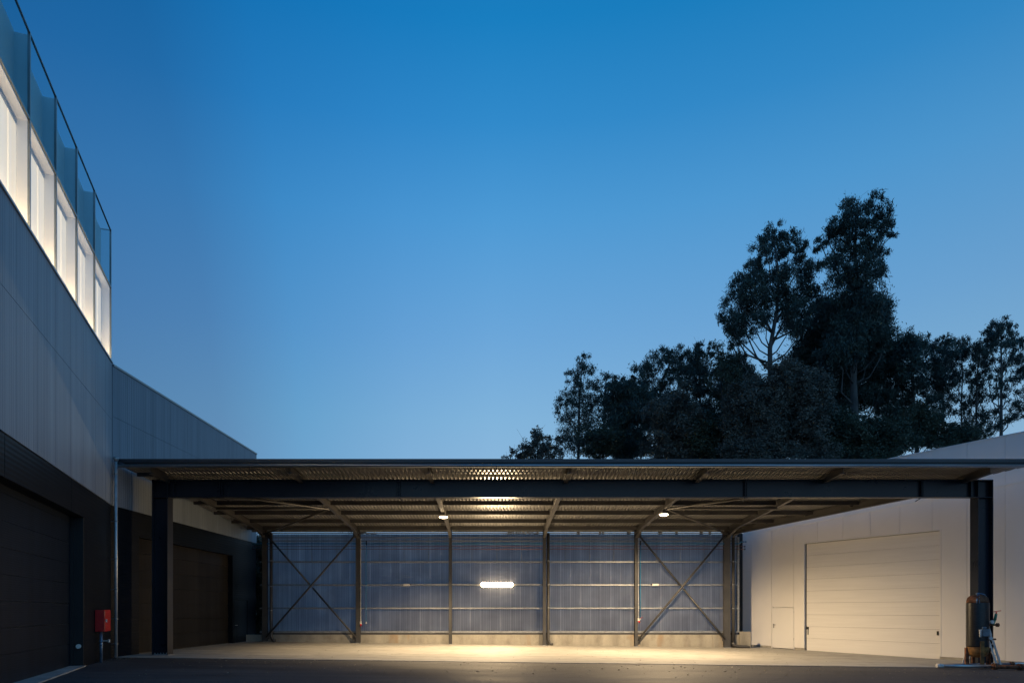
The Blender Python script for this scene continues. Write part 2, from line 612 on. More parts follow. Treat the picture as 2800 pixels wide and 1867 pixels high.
# glass boxes along the top
mull = [.18, 2.43, 4.63, 6.73, 8.86, 11.0, 13.15, 15.3]
w = MB()
w.box(0, UA1, -.42, -.3, ZG + .002, ZT - .02, TA)
w.build('white_lining', M['inner_white'], bA, frame=FA)
w = MB(); w.box(0, UA1, -.42, -.3, ZT - .018, ZU - .06, TA)
w.build('parapet_lining', M['parapet'], bA, frame=FA)
for a, b in zip(mull[:-1], mull[1:]):
    w = MB()
    w.box(a + .03, b - .03, -.3, -.262, ZG + .1, ZT - .2, TA)       # leaf set in the lining, made to glow
    for k in (.5, .56, 1.2):
        w.box(a + k, a + k + .02, -.262, -.25, ZG + .1, ZT - .2, TA)
    w.build('glowing_leaf', M['glowing_leaf'], bA, frame=FA)
    w = MB(); w.box(a + .05, b - .05, -.3, -.24, ZT - .2, ZT - .16, TA)
    w.build('blind_box', M['mullion'], bA, frame=FA)
w = MB()
w.box(0, UA1, -.3, -.02, ZT - .06, ZT - .035, TA)
w.build('soffit_lining', M['inner_white'], bA, frame=FA)
for a in mull[1:]:
    f = MB(); f.box(a - .012, a + .012, -.3, -.03, ZG + .002, ZT - .062, TA)
    f.build('cross_fin', M['inner_white'], bA, frame=FA)
    f = MB(); f.box(a - .012, a + .012, -.3, -.03, ZT - .033, ZU - .08, TA)
    f.build('parapet_fin', M['parapet'], bA, frame=FA)
for a in [0.0] + mull[1:]:
    f = MB(); f.box(a - .028, a + .028, -.028, .032, ZG + .002, ZU, TA)
    f.build('mullion', M['mullion'], bA, frame=FA)
f = MB(); f.box(.03, UA1, -.02, .03, ZT - .03, ZT + .02, TA); f.build('transom', M['mullion'], bA, frame=FA)
f = MB(); f.box(.03, UA1, -.02, .03, ZU - .03, ZU - .002, TA); f.box(-.02, .02, -.42, -.03, ZU - .03, ZU - .002, TA)
f.build('top_rail', M['mullion'], bA, frame=FA)
edges = [0.0] + mull[1:] + [UA1]
for a, b in zip(edges[:-1], edges[1:]):
    for z0, z1 in ((ZG + .004, ZT - .032), (ZT + .022, ZU - .032)):
        f = MB(); f.box(a + .03, b - .03, -.006, .006, z0, z1, TA)
        f.build('glass_pane', M['glass'] if z0 < ZT - 1 else M['glass_dim'], bA, frame=FA)
f = MB(); f.box(-.006, .006, -.3, -.03, ZT - .03, ZU - .032, TA); f.build('end_pane', M['glass_dim'], bA, frame=FA)
f = MB(); f.box(-.006, .006, -.3, -.03, ZG + .004, ZT - .062, TA); f.build('cross_fin', M['inner_white'], bA, frame=FA)
for i, a in enumerate(mull[1:]):
    p = TA(a - .10, -.14, ZG + (1.15 if i % 2 else 1.3))
    f = MB(); f.tube(p, p + uA * .07, .035, 14)
    f.build('facade_spot', M['facade_glow'], bA, smooth=True)
p = TA(3.4, -.2, ZG + .95)
for a, b in zip(edges[:-1], edges[1:]):
    mid = TA((a + b) / 2, -.15, ZG + .06)
    lamp('facade_fill_light', 'AREA', mid, 25, (1, .69, .38), bA, rot=(math.pi, 0, angA), shape='RECTANGLE', size=(b - a) * .92, size_y=.16)  # added fill without a fixture, brightens the glass boxes from below
    lamp('facade_spot_light', 'POINT', TA(b - .16, -.1, ZG + 1.2), 6, (1, .76, .48), bA, shadow_soft_size=.04)

# wing under the canopy
LB = 14.1
bB = thing('factory_wing', 'long low dark wing of the factory reaching behind the canopy', 'building', (CX, CY + .01, 0))
DB0, DB1 = 1.9, 10.85
PB0, PB1 = 11.1, 12.85
w = MB()
core = [TB(.0, -.3, 0), TB(LB, -.3, 0), TB(LB, -14, 0), TB(5, -14, 0)]
w.prism([(p.x, p.y) for p in core], -.6, 8.8 + E)
w.build('core_wall', M['dark_sheet'], bB)
w = MB()
w.box(.03, DB0, -.3, 0, -.4, ZD, TB)
w.box(DB1, PB0, -.3, 0, -.4, ZD, TB)
w.box(PB1, LB, -.3, 0, -.4, ZD, TB)
w.box(DB0, DB1, -.3, 0, ZDO, ZD, TB)
w.box(PB0, PB1, -.3, 0, .54 + E, ZD, TB)
w.build('black_base_wall', M['dark_sheet'], bB, frame=FB)
w = MB()
w.box(.06, LB, -.298, 0, ZD + .002, 8.82 + E, TB)
us = [.06] + [1.3 + 1.5 * i for i in range(9)] + [LB]
for a, b in zip(us[:-1], us[1:]):
    for z0, z1 in ((ZD + .004, 7.0 + E), (7.0 + E + .01, 8.82 + E)):
        w.box(a + .005, b - .005, 0, .04, z0, z1, TB)
w.build('grey_cladding', M['grey_sheet'], bB, frame=FB)
w = MB(); w.box(.1, LB + .03, -.35, .07, 8.825 + E, 8.9 + E, TB); w.build('parapet_cap', M['mullion'], bB, frame=FB)
for i in range(7):
    d = MB()
    h0 = gz(-13.7) + .03 + i * .655; h1 = min(ZDO - .002, h0 + .645)
    t = (.022, -.004, .03, .0, .026, -.006, .022)[i]
    vs = []
    d.add([TB(DB0 + .004, -.29, h0), TB(DB1 - .004, -.29, h0), TB(DB1 - .004, -.24 + t, h0), TB(DB0 + .004, -.24 + t, h0),
           TB(DB0 + .004, -.29, h1), TB(DB1 - .004, -.29, h1), TB(DB1 - .004, -.24 - t * .6, h1), TB(DB0 + .004, -.24 - t * .6, h1)],
          [(0, 1, 2, 3), (4, 5, 6, 7), (0, 1, 5, 4), (1, 2, 6, 5), (2, 3, 7, 6), (3, 0, 4, 7)])
    if i == 0:
        dB = d.build('sectional_door', M['lamplit_door'], bB, frame=FB)
    else:
        d.build('door_section', M['lamplit_door'], dB, frame=FB)
d = MB(); d.box(DB0 + .004, DB1 - .004, -.235, -.215, gz(-13.7) + .0, gz(-13.7) + .05, TB); d.build('bottom_seal', M['black'], dB, frame=FB)
d = MB(); d.box(PB0 + .006, PB1 - .006, -.2, -.03, .02, .535 + E, TB)
pdB = d.build('side_door', M['dark_door'], bB, frame=FB)
d = MB(); p = TB(PB0 + .14, .0, 1.1); d.tube(p - nB * .03, p + nB * .05, .012, 8); d.bar(p + nB * .05, p + nB * .05 + uB * .12, .02, .02)
d.build('handle', M['alu'], pdB)

# ------------------------------------------------------------------ canopy
BX = [-12.46, -7.38, -2.36, 2.76, 7.75, 12.70]           # back columns
YB = 37.3
YF = 26.1
YE = 24.7


def deckz(y):
    return E + 4.47 + .0635 * (37.3 - y)


can = thing('steel_canopy', 'wide open steel canopy with dark frame and corrugated roof over the concrete floor', 'canopy', (0, YF, gz(0)))


def edge_y(x):                       # where the roof stops along the white wall
    return 37.8 if x < 14.2 else 37.8 - (x - 14.2) / (19.62 - 14.2) * 13.1


d = MB()
xs = []; x = -13.58; ph = 0
prof = [(0, 0), (.035, 0), (.05, .035), (.085, .035), (.1, 0)]
while x < 19.55:
    xs += [(x, 0), (x + .068, 0), (x + .086, .05), (x + .142, .05)]
    x += .16
vs = []; fs = []
for i, (x, dz) in enumerate(xs):
    y1 = max(YE + .1, edge_y(x))
    vs += [(x, YE, deckz(YE) + dz), (x, y1, deckz(y1) + dz)]
    if i:
        fs.append((2 * i - 2, 2 * i, 2 * i + 1, 2 * i - 1))
d.add(vs, fs)
d.build('roof_deck', M['deck'], can)
d = MB()                                                 # weather sheet over the deck
x1 = 19.62
d.prism([(-13.6, YE), (x1, YE), (14.2, 37.8), (-13.6, 37.8)], lambda x, y: deckz(y) + .075, lambda x, y: deckz(y) + .115)
d.build('roof_sheet', M['fascia'], can)
d = MB()
zt = E + 5.47
d.box(-13.62, x1 + .05, YE - .035, YE - .012, zt - .12, zt)
d.box(-13.62, x1 + .05, YE - .012, YE + .3, zt - .012, zt)
d.build('fascia', M['fascia'], can)
d = MB()
d.box(-13.60, x1 + .05, YE - .02, YE - .004, zt - .30, zt - .118)
d.build('fascia_backing', M['black'], can)
d = MB()                                                 # half round gutter
n = 10; vs = []; fs = []
zc = E + 5.235
for xx in (-13.55, x1 + .05):
    for k in range(n + 1):
        t = math.pi * (k / n) + math.pi
        vs.append((xx, YE - .10 + .085 * math.cos(t), zc + .10 * math.sin(t)))
    for k in range(n + 1):
        t = math.pi * (1 - k / n) + math.pi
        vs.append((xx, YE - .10 + .078 * math.cos(t), zc + .004 + .093 * math.sin(t)))
m_ = 2 * (n + 1)
fs = [(k, (k + 1) % m_, m_ + (k + 1) % m_, m_ + k) for k in range(m_)] + [tuple(range(m_))[::-1], tuple(range(m_, 2 * m_))]
d.add(vs, fs)
gut = d.build('gutter', M['gutter'], can, smooth=True)
# rafters: one per bay line, cantilevering past the front beam
for i, x in enumerate(BX):
    d = MB()
    yt = YB - .12
    za, zb = deckz(YE + .12), deckz(yt)
    d.ibeam((x, YE + .12, za - .155), (x, yt, zb - .155), .16, .29, .016, .012)
    # haunch at the back column and bolted end plate at the tip
    d.add([(x - .006, yt, zb - .3), (x + .006, yt, zb - .3), (x - .006, yt, zb - .56), (x + .006, yt, zb - .56), (x - .006, yt - 1.5, zb - .3 + .095), (x + .006, yt - 1.5, zb - .3 + .095)],
          [(0, 2, 4), (1, 5, 3), (2, 3, 5, 4), (0, 1, 3, 2), (0, 4, 5, 1)])
    d.bar((x, yt, zb - .56), (x, yt - 1.5, zb - .3 + .085), .16, .016, (0, 0, 1))
    d.build('rafter', M['steel_in'], can)
d = MB()
d.ibeam((18.05, YE + .12, deckz(YE + .12) - .155), (18.05, YF + .5, deckz(YF + .5) - .155), .16, .29, .016, .012)
d.build('rafter', M['steel_in'], can)
d = MB()
e0 = Vector((12.95, 37.1, deckz(37.1) - .2)); e1 = Vector((18.3, 26.6, deckz(26.6) - .2))
d.ibeam(e0, e1, .18, .36, .018, .012)
d.build('edge_rafter', M['steel_in'], can)
for t in (.2, .4, .6, .8):
    p = e0.lerp(e1, t)
    d = MB(); d.box(p.x - .1, p.x + .62, p.y - .05, p.y + .05, p.z - .02, p.z + .14)
    d.build('rafter_bracket', M['steel_in'], can)
for y in (25.6, 28.2, 30.4, 32.6, 34.8):
    d = MB(); d.box(-13.35, -12.56, y - .05, y + .05, deckz(y) - .2, deckz(y) - .06)
    d.build('wall_bracket', M['steel_in'], can)
# purlins, C section
for y in (37.25, 36.55, 34.65, 32.6, 30.5, 28.4, 26.75):
    d = MB()
    xr = min(19.3, 14.2 + (37.8 - y) / 13.1 * 5.42 - .5)
    zp = deckz(y) - .002
    segs = [-13.3] + BX + [xr]
    for a, b in zip(segs[:-1], segs[1:]):
        if b - a < .3: continue
        a += .09; b -= .09
        d.box(a, b, y - .003, y + .003, zp - .2, zp - .006)
        d.box(a, b, y + .003, y + .07, zp - .2, zp - .194)
        d.box(a, b, y + .003, y + .07, zp - .012, zp - .006)
    d.build('purlin', M['galv'] if y > 37 else M['steel_in'], can)
# front portal: columns with the web facing the yard, deep beam
for x0, x1c in ((-13.07, -12.47), (18.52, 19.10)):
    d = MB()
    zb = gz((x0 + x1c) / 2)
    zt_ = E + 5.0
    d.box(x0, x0 + .022, YF, YF + .45, zb + .03, zt_)
    d.box(x1c - .022, x1c, YF, YF + .45, zb + .03, zt_)
    d.box(x0 + .022, x1c - .022, YF + .212, YF + .226, zb + .03, zt_)
    for zz in (E + 4.32, zt_ - .018):
        d.box(x0 + .022, x1c - .022, YF + .004, YF + .21, zz - .009, zz + .012)
    co = d.build('column', M['steel'], can, bevel=.004)
    d = MB(); d.box(x0 - .06, x1c + .06, YF - .06, YF + .5, zb + .012, zb + .032)
    for k in range(5):
        px = x0 + .08 + k * (x1c - x0 - .16) / 4
        d.tube((px, YF + .08, zb + .03), (px, YF + .08, zb + .1), .014, 8)
        d.tube((px, YF + .08, zb + .03), (px, YF + .08, zb + .055), .026, 6)
    d.build('base_plate', M['galv'], co)
d = MB()
zb0, zb1 = E + 4.32, E + 5.0
d.box(-12.468, 18.518, YF, YF + .3, zb1 - .024, zb1)
d.box(-12.468, 18.518, YF, YF + .3, zb0, zb0 + .024)
d.box(-12.468, 18.518, YF + .143, YF + .157, zb0 + .024, zb1 - .024)
beam = d.build('front_beam', M['steel'], can, bevel=.004)
for x in (-10.41, -3.62, 9.69, 16.45, -12.25, 18.28):
    d = MB()
    d.box(x - .018, x + .018, YF + .01, YF + .141, zb0 + .026, zb1 - .026)
    if -12 < x < 18:
        d.box(x - .075, x - .05, YF + .02, YF + .141, zb0 + .026, zb1 - .026)
        for k in range(5):
            zz = zb0 + .1 + k * .12
            d.tube((x - .105, YF + .07, zz), (x + .05, YF + .07, zz), .017, 8)
        d.bar((x, YF + .25, zb0 - .008), (x + .10, YF + .7, zb0 - .05), .05, .012)
    d.build('splice_plate', M['steel'], beam)
# back columns
CW = [.26, .23, .16, .17, .16, .34]
for x, cw in zip(BX, CW):
    d = MB()
    zb = gz(x) + .012
    d.ibeam((x, YB - .1, zb + .02), (x, YB - .1, deckz(YB) - .03), cw, .22, .014, .01, (0, 1, 0))
    co = d.build('column', M['steel_in'], can)
    d = MB(); d.box(x - cw / 2 - .03, x + cw / 2 + .03, YB - .25, YB + .03, zb, zb + .02)
    d.build('base_plate', M['galv'], co)
# wall X bracing in the outer bays and roof bracing
yb = YB - .26
for a, b, r in ((BX[0], BX[1], .05), (BX[4], BX[5], .052)):
    lo, hi = E - 1.50, E + 4.1
    p = Vector((a + .12, yb, lo + gz(a) * .4)); q = Vector((b - .12, yb, hi))
    d = MB(); d.tube(p, q, r, 12); d.build('brace', M['steel_in'], can, smooth=True)
    p = Vector((a + .12, yb + .06, hi)); q = Vector((b - .12, yb + .06, lo + gz(b) * .4))
    mid = (p + q) / 2; dr = (q - p).normalized()
    d = MB(); d.tube(p, mid - dr * .13, r, 12); d.tube(mid + dr * .13, q, r, 12); d.bar(mid - dr * .2, mid + dr * .2, .012, .14, (0, 1, 0))
    d.build('brace', M['steel_in'], can, smooth=True)
    for px, pz in ((a + .14, lo + gz(a) * .4 + .02), (b - .14, lo + gz(b) * .4 + .02), (a + .14, hi - .02), (b - .14, hi - .02)):
        d = MB()
        d.box(px - .13, px + .13, yb + .085, yb + .1, pz - .13, pz + .13)
        d.tube((px, yb - .03, pz), (px, yb + .11, pz), .022, 8)
        d.build('gusset_plate', M['steel_in'], can)


def rb(p, q, r=.05):
    d = MB(); d.tube(p, q, r, 12); d.build('roof_brace', M['steel_in'], can, smooth=True)


def pz(y): return deckz(y) - .38


ym = 30.5
for a, b in ((BX[0], BX[1]), (BX[5], BX[4])):
    rb((a, YB - .4, pz(YB)), (b, ym, pz(ym)))
    rb((b, ym, pz(ym)), (a, YF + .5, pz(YF + .5)))
    rb((min(a, b) + .1, ym - .1, pz(ym) + .02), (max(a, b) - .1, ym - .1, pz(ym) + .02), .06)
# eaves rail under the back roof edge
d = MB(); d.box(BX[0] - .3, 13.3, YB + .03, YB + .09, E + 4.19, E + 4.25); d.build('eaves_rail', M['galv'], can)

# ------------------------------------------------------------------ translucent back wall and its plinth
scr = thing('translucent_screen_wall', 'ribbed translucent plastic screen wall closing the back of the canopy', 'wall', (0, YB + .2, gz(0)))
zlo = E - 1.2
ps = [-12.62, -7.38, -2.36, 2.76, 7.75, 13.36]
for i, (a, b) in enumerate(zip(ps[:-1], ps[1:])):
    d = MB(); d.box(a + .004, b - .004, YB + .16, YB + .175, zlo, E + 4.18)
    d.build('cladding_sheet', M['poly'], scr, frame=((0, YB + .2, 0), 0))
for zz, hh in ((E + 3.98, .05), (E + 3.80, .06), (E + 2.65, .085), (E + 1.39, .09), (E + .12, .085), (E - 1.17, .10)):
    d = MB()
    d.box(-12.8, 13.36, YB + .04, YB + .046, zz - hh / 2, zz + hh / 2)
    d.box(-12.8, 13.36, YB + .046, YB + .155, zz + hh / 2 - .006, zz + hh / 2)
    d.box(-12.8, 13.36, YB + .046, YB + .155, zz - hh / 2, zz - hh / 2 + .006)
    d.build('girt', M['galv'], scr)
d = MB(); d.box(-12.8, 13.3, YB + .06, YB + .12, E - 1.32, E - 1.225); d.build('base_angle', M['steel_in'], scr)
for a, b in zip(BX[:-1], BX[1:]):
    for k in range(3):
        x = a + (b - a) * (.23 + .265 * k)
        d = MB(); d.tube((x, YB + .02, E + 2.66), (x, YB + .02, E + 3.95), .014, 6); d.build('sag_rod', M['galv'], scr)
d = MB(); d.box(13.33, 13.42, YB + .0, YB + .18, E - 1.2, E + 4.0); d.build('end_post', M['galv'], scr)

d = MB()
joints = [-13.55 + 2.55 * i for i in range(11)] + [13.98]
for a, b in zip(joints[:-1], joints[1:]):
    d.prism([(a + .006, YB - .02 + .25 - .2), (b - .006, YB + .03), (b - .006, YB + .33), (a + .006, YB + .33)], lambda x, y: gz(x) - .3, lambda x, y: E - 1.325)
d.box(-13.5, 13.9, YB + .05, YB + .3, -.3, E - 1.335)
d.box(13.42, 14.0, YB - .12, YB + .02, gz(13.6) - .3, E - 1.15)
tag(d.build('concrete_plinth', M['plinth']), 'low stained concrete plinth under the translucent screen wall', 'low wall')

# ------------------------------------------------------------------ white hall on the right
W0 = Vector((wallx(39.1), 39.1, 0))
kW = 1 / math.sqrt(1 + .523 ** 2)
uW = Vector((.523 * kW, -kW, 0)); nW = Vector((-kW, -.523 * kW, 0))
angW = math.atan2(uW.y, uW.x)
FW = (W0, angW)


def TW(u, n, z):
    return W0 + uW * u + nW * n + Vector((0, 0, z))


def du(px):
    return (39.1 - 1867 * XW / (px - 373)) / kW


hall = thing('white_hall', 'white panelled hall standing at an angle on the right of the yard', 'building', (W0.x, W0.y, 0))
UD0, UD1 = du(2199), du(2569)
UP0, UP1 = du(2109.7), du(2170.5)
ZHD = 3.46 + E
ZPD = .16 + E
ZPAR = 6.95 + E
UWE = 27
w = MB()
core = [TW(0, -.2, 0), TW(UWE, -.2, 0), TW(UWE, -16, 0), TW(0, -16, 0)]
w.prism([(p.x, p.y) for p in core][::-1], -.7, ZPAR - .2)
w.build('core_wall', M['white_paint'], hall)
w = MB()
first = UP0
us = [0.0] + [first + 1.414 * i for i in range(-1, 18)] + [UWE]
us = [u for u in us if u >= 0]


def base(u):
    return gz(W0.x + uW.x * u) + .13


for a, b in zip(us[:-1], us[1:]):
    if b - a < .05: continue
    cuts = [(a + .006, b - .006, base(b), ZPAR)]
    a_, b_ = a + .006, b - .006
    if b <= UP0 + .01 or a >= UP1 - .01:
        if b_ <= UD0 or a_ >= UD1:
            pass
        else:
            cuts = [(a_, b_, ZHD, ZPAR)]
            if a_ < UD0: cuts.append((a_, UD0, base(b), ZHD))
            if b_ > UD1: cuts.append((UD1, b_, base(b), ZHD))
    else:
        cuts = [(a_, b_, ZPD + .05, ZPAR)]
    for c in cuts:
        w.box(c[0], c[1], -.1, 0, c[2], c[3], TW)
w.build('panel_wall', M['white_paint'], hall, frame=FW)
w = MB()
w.box(0.0, UP0, -.19, -.1, base(2), ZPAR, TW)
w.box(UP1, UD0, -.19, -.1, base(UD0), ZPAR, TW); w.box(UD1, UWE, -.19, -.1, base(UWE), ZPAR, TW)
w.box(UP0, UP1, -.19, -.1, ZPD + .05, ZPAR, TW); w.box(UD0, UD1, -.19, -.1, ZHD, ZPAR, TW)
w.build('joint_backing', M['joint'], hall, frame=FW)
for u0, u1 in ((0, UP0), (UP1, UD0), (UD1, UWE)):
    w = MB(); w.box(u0, u1, -.18, -.03, -.6, base(u0) + .002, TW)
    w.build('base_plinth', M['plinth'], hall, frame=FW)
w = MB(); w.box(-.02, UWE, -.22, .03, ZPAR + .002, ZPAR + .05, TW); w.build('parapet_cap', M['trim_white'], hall, frame=FW)
w = MB()                                                   # pressed trim where the roof meets the wall
for y0, y1 in ((25.2, 37.6),):
    a = (39.1 - y1) / kW; b = (39.1 - y0) / kW
    vs = []
    for u in (a, b):
        yy = W0.y + uW.y * u
        for nn, dz in ((.004, -.12), (.03, -.12), (.03, -.02), (.004, -.02)):
            vs.append(TW(u, nn, deckz(yy) + dz))
    w.add(vs, [(0, 1, 2, 3), (4, 5, 6, 7), (0, 1, 5, 4), (1, 2, 6, 5), (2, 3, 7, 6), (3, 0, 4, 7)])
w.build('wall_flashing', M['trim_white'], hall)
w = MB(); w.box(13.3, W0.x + .05, 39.12, 39.16, E - 1.3, E + 4.4); w.build('gap_darkness_sheet', M['black'], hall)  # black sheet standing in for the darkness behind the gap


def ribbed_door():
    m, nt, b = nodes('white_sectional_door_skin')
    v = coords(nt)
    w = N(nt, 'ShaderNodeTexWave', wave_type='BANDS', bands_direction='Z', wave_profile='SIN')
    w.inputs['Scale'].default_value = 2 * math.pi / .06 / 20
    nt.links.new(v, w.inputs['Vector'])
    col, f = noise_mix(nt, coords(nt, (.25, 1, 6)), (.80, .775, .735), (.84, .815, .775), 2, 4)
    nt.links.new(col, b.inputs['Base Color'])
    b.inputs['Roughness'].default_value = .38
    bump(nt, b, w.outputs['Fac'], .12, .008)
    return m


M['rib_door'] = ribbed_door()
zb = gz(W0.x + uW.x * UD0) + .03
zb2 = gz(W0.x + uW.x * UD1) + .02
d = MB()
n = 9
step = (ZHD - .02 - zb) / n
for i in range(n):
    z0 = zb + i * step if i else zb2 - .02
    d.box(UD0 + .07, UD1 - .05, -.16, -.085, z0 + .004, zb + (i + 1) * step - .004, TW)
dr = d.build('sectional_door', M['rib_door'], hall, frame=FW)
d = MB(); d.box(UD0 + .07, UD1 - .05, -.17, -.1, zb2 - .08, zb2 - .018, TW); d.build('bottom_seal', M['black'], dr, frame=FW)
d = MB(); d.box(UD0 + .07, UD1 - .05, -.18, -.163, zb2, ZHD, TW); d.build('door_backing', M['joint'], dr, frame=FW)
d = MB()
d.box(UD0 - .06, UD0, .0, .012, base(UD0), ZHD + .06, TW); d.box(UD1, UD1 + .06, .0, .012, base(UD1), ZHD + .06, TW)
d.box(UD0, UD1, 0, .012, ZHD, ZHD + .06, TW)
d.build('door_frame', M['trim_white'], hall, frame=FW)
d = MB(); d.box(UD0 + .004, UD0 + .066, -.17, -.11, zb - .05, ZHD - .004, TW); d.build('door_track', M['black'], hall, frame=FW)
d = MB(); d.box(UD0 + .1, UD0 + .2, -.085, -.05, zb + 1.08, zb + 1.2, TW); d.box(UD0 + .14, UD0 + .18, -.085, -.06, zb + .8, zb + 1.08, TW)
d.build('door_latch', M['black'], dr, frame=FW)
d = MB(); d.box(UD1 - .15, UD1 - .09, -.085, -.04, zb2 + 1.02, zb2 + 1.2, TW); d.build('door_latch', M['black'], dr, frame=FW)
# pedestrian door
d = MB(); d.box(UP0 + .024, UP1 - .024, -.09, .018, gz(14.8) + .04, ZPD - .012, TW)
pd = d.build('side_door', M['trim_white'], hall, frame=FW, bevel=.004)
d = MB(); d.box(UP0 - .02, UP0 + .008, -.09, .022, gz(14.8), ZPD + .045, TW); d.box(UP1 - .008, UP1 + .02, -.09, .022, gz(14.8), ZPD + .045, TW)
d.box(UP0 + .008, UP1 - .008, -.09, .022, ZPD + .006, ZPD + .045, TW)
d.build('door_frame', M['trim_white'], hall, frame=FW)
d = MB(); d.box(UP0 + .13, UP0 + .17, .018, .024, .93, 1.15, TW); p = TW(UP0 + .15, .02, 1.1)
d.tube(p, p + nW * .06, .012, 8); d.bar(p + nW * .06, p + nW * .06 + uW * .15, .022, .022)
d.build('handle', M['black'], pd)
for zz in (.3, 1.75):
    d = MB(); p = TW(UP1 - .002, .03, zz); d.tube(p, p + Vector((0, 0, .12)), .014, 8)
    d.build('hinge', M['alu'], pd)

# ------------------------------------------------------------------ lamps
WARM = (1, .73, .42)
t = thing('wall_lamp', 'lit oblong tube lamp fixed in the middle of the translucent wall', 'lamp', (.18, YB, E + 1.4))
d = MB(); d.box(-.60, .96, YB - .03, YB + .03, E + 1.35, E + 1.47); d.build('lamp_housing', M['lamp_body'], t)
d = MB()
n = 16; xa, xb, rr = -.58, .94, .125
vs = []
for y, k in ((YB - .03, 1), (YB - .10, 1), (YB - .13, .8)):
    for i in range(n):
        th = math.pi / 2 + math.pi * i / (n - 1)
        vs.append((xa + rr * k * math.cos(th), y, E + 1.405 + rr * k * math.sin(th)))
    for i in range(n):
        th = -math.pi / 2 + math.pi * i / (n - 1)
        vs.append((xb + rr * k * math.cos(th), y, E + 1.405 + rr * k * math.sin(th)))
m_ = 2 * n
fs = [(r * m_ + k, r * m_ + (k + 1) % m_, (r + 1) * m_ + (k + 1) % m_, (r + 1) * m_ + k) for r in range(2) for k in range(m_)]
fs += [tuple(range(m_))[::-1], tuple(range(2 * m_, 3 * m_))]
d.add(vs, fs); d.build('diffuser', M['lamp_glow'], t, smooth=False)
lamp('wall_lamp_light', 'AREA', (.18, YB - .16, E + 1.405), 540, WARM, t, rot=(R(-90), 0, 0), shape='RECTANGLE', size=1.6, size_y=.2)

HB = [((1212.6 - 1350) / 1867 * 31.9, 31.9, 'lit round high bay lamp below the rafter nearer the black doors', 1650),
      ((1815 - 1350) / 1867 * 31.1, 31.1, 'lit round high bay lamp below the rafter nearer the white hall', 2100)]
for x, y, lb, en in HB:
    z = E + 4.36
    t = thing('high_bay_lamp', lb, 'lamp', (x, y, z), 'high bay lamps under the canopy roof')
    d = MB(); d.lathe((x, y, z), [(.2, .02), (.14, .05), (.08, .07), (.06, .12), (.06, .22), (.0, .22)], 28); d.build('lamp_housing', M['lamp_body'], t, smooth=True)
    d = MB(); d.lathe((x, y, z - .015), [(.0, -.05), (.07, -.048), (.12, -.04), (.16, -.026), (.19, -.008), (.2, .012), (.185, .03)], 28); d.build('lens', M['bay_glow'], t, smooth=True)
    d = MB(); d.tube((x, y, z + .21), (x, y, deckz(y) - .0), .012, 8); d.build('hanger', M['steel_in'], t)
    lamp('high_bay_light', 'SPOT', (x, y, z - .12), en * (2.3 if x < 0 else 2.7), WARM, t, spot_size=R(130 if x < 0 else 166), spot_blend=(.45 if x < 0 else .55), shadow_soft_size=.16)

# small fittings on the wall
JB = [((700 + 1078 / 2.614 - 1350) / 50, 'white junction box on the wall rail left of the lit lamp'),
      ((1400 + 1022 / 2.614 - 1350) / 50, 'white junction box on the wall rail beside the crossed braces')]
for (x, lb), sgn in zip(JB, (1, -1)):
    t = thing('junction_box', lb, 'junction box', (x, YB, E + 1.39), 'junction boxes on the wall rail')
    d = MB(); d.box(x - .18, x + .18, YB - .10, YB + .035, E + 1.335, E + 1.455); b_ = d.build('box_body', M['offwhite'], t, bevel=.01)
    d = MB(); d.tube((x + sgn * .18, YB - .03, E + 1.41), (x + sgn * .24, YB - .03, E + 1.44), .018, 8); d.build('cable_gland', M['black'], t)
xj = JB[0][0]
for x0, x1_, lb in ((xj + .26, -2.46, 'galvanised cable duct on the rail between the junction box and a column'),
                    (-2.28, -.72, 'galvanised cable duct reaching the lit tube lamp from its left'),
                    (1.1, 2.66, 'galvanised cable duct leaving the lit tube lamp on its right')):
    d = MB(); d.box(x0, x1_, YB - .02, YB + .035, E + 1.38, E + 1.45)
    tag(d.build('cable_duct', M['galv']), lb, 'cable duct', 'cable ducts along the wall rail')

# pipes along the top of the screen wall
yp = YB - .03
d = MB(); zz = E + 3.64
d.path([(-13.2, yp, zz), (13.3, yp, zz), (13.36, yp, zz), (13.45, yp, zz + .05), (13.5, yp, zz + .1), (13.8, yp + .05, zz + .1)], .026, 8)
t = tag(d.build('air_pipe', M['blue_pipe'], smooth=True), 'blue compressed air pipe running along the top of the translucent wall', 'pipe')
for x in (13.42, 13.62, 13.74):
    d = MB()
    d.tube((x, yp + .02, zz + (.02 if x < 13.5 else .1)), (x + .05, yp + .03, zz + (.04 if x < 13.5 else .1)), .042, 10)
    d.build('coupling', M['bluesteel'], t, smooth=True)
for zz, lb in ((E + 3.49, 'upper of the two thin copper pipes below the blue pipe'), (E + 3.34, 'lower of the two thin copper pipes below the blue pipe')):
    d = MB(); d.path([(-13.2, yp, zz), (13.4, yp, zz), (13.75, yp + .03, zz)], .014, 8)
    t = tag(d.build('copper_pipe', M['copper'], smooth=True), lb, 'pipe', 'copper pipes along the wall')
    for x in (13.45, 13.7):
        d = MB(); d.tube((x, yp, zz - .05), (x, yp, zz + .05), .01, 6); d.tube((x - .03, yp + .01, zz), (x + .03, yp + .01, zz), .025, 8)
        d.build('pipe_clip', M['black'], t)
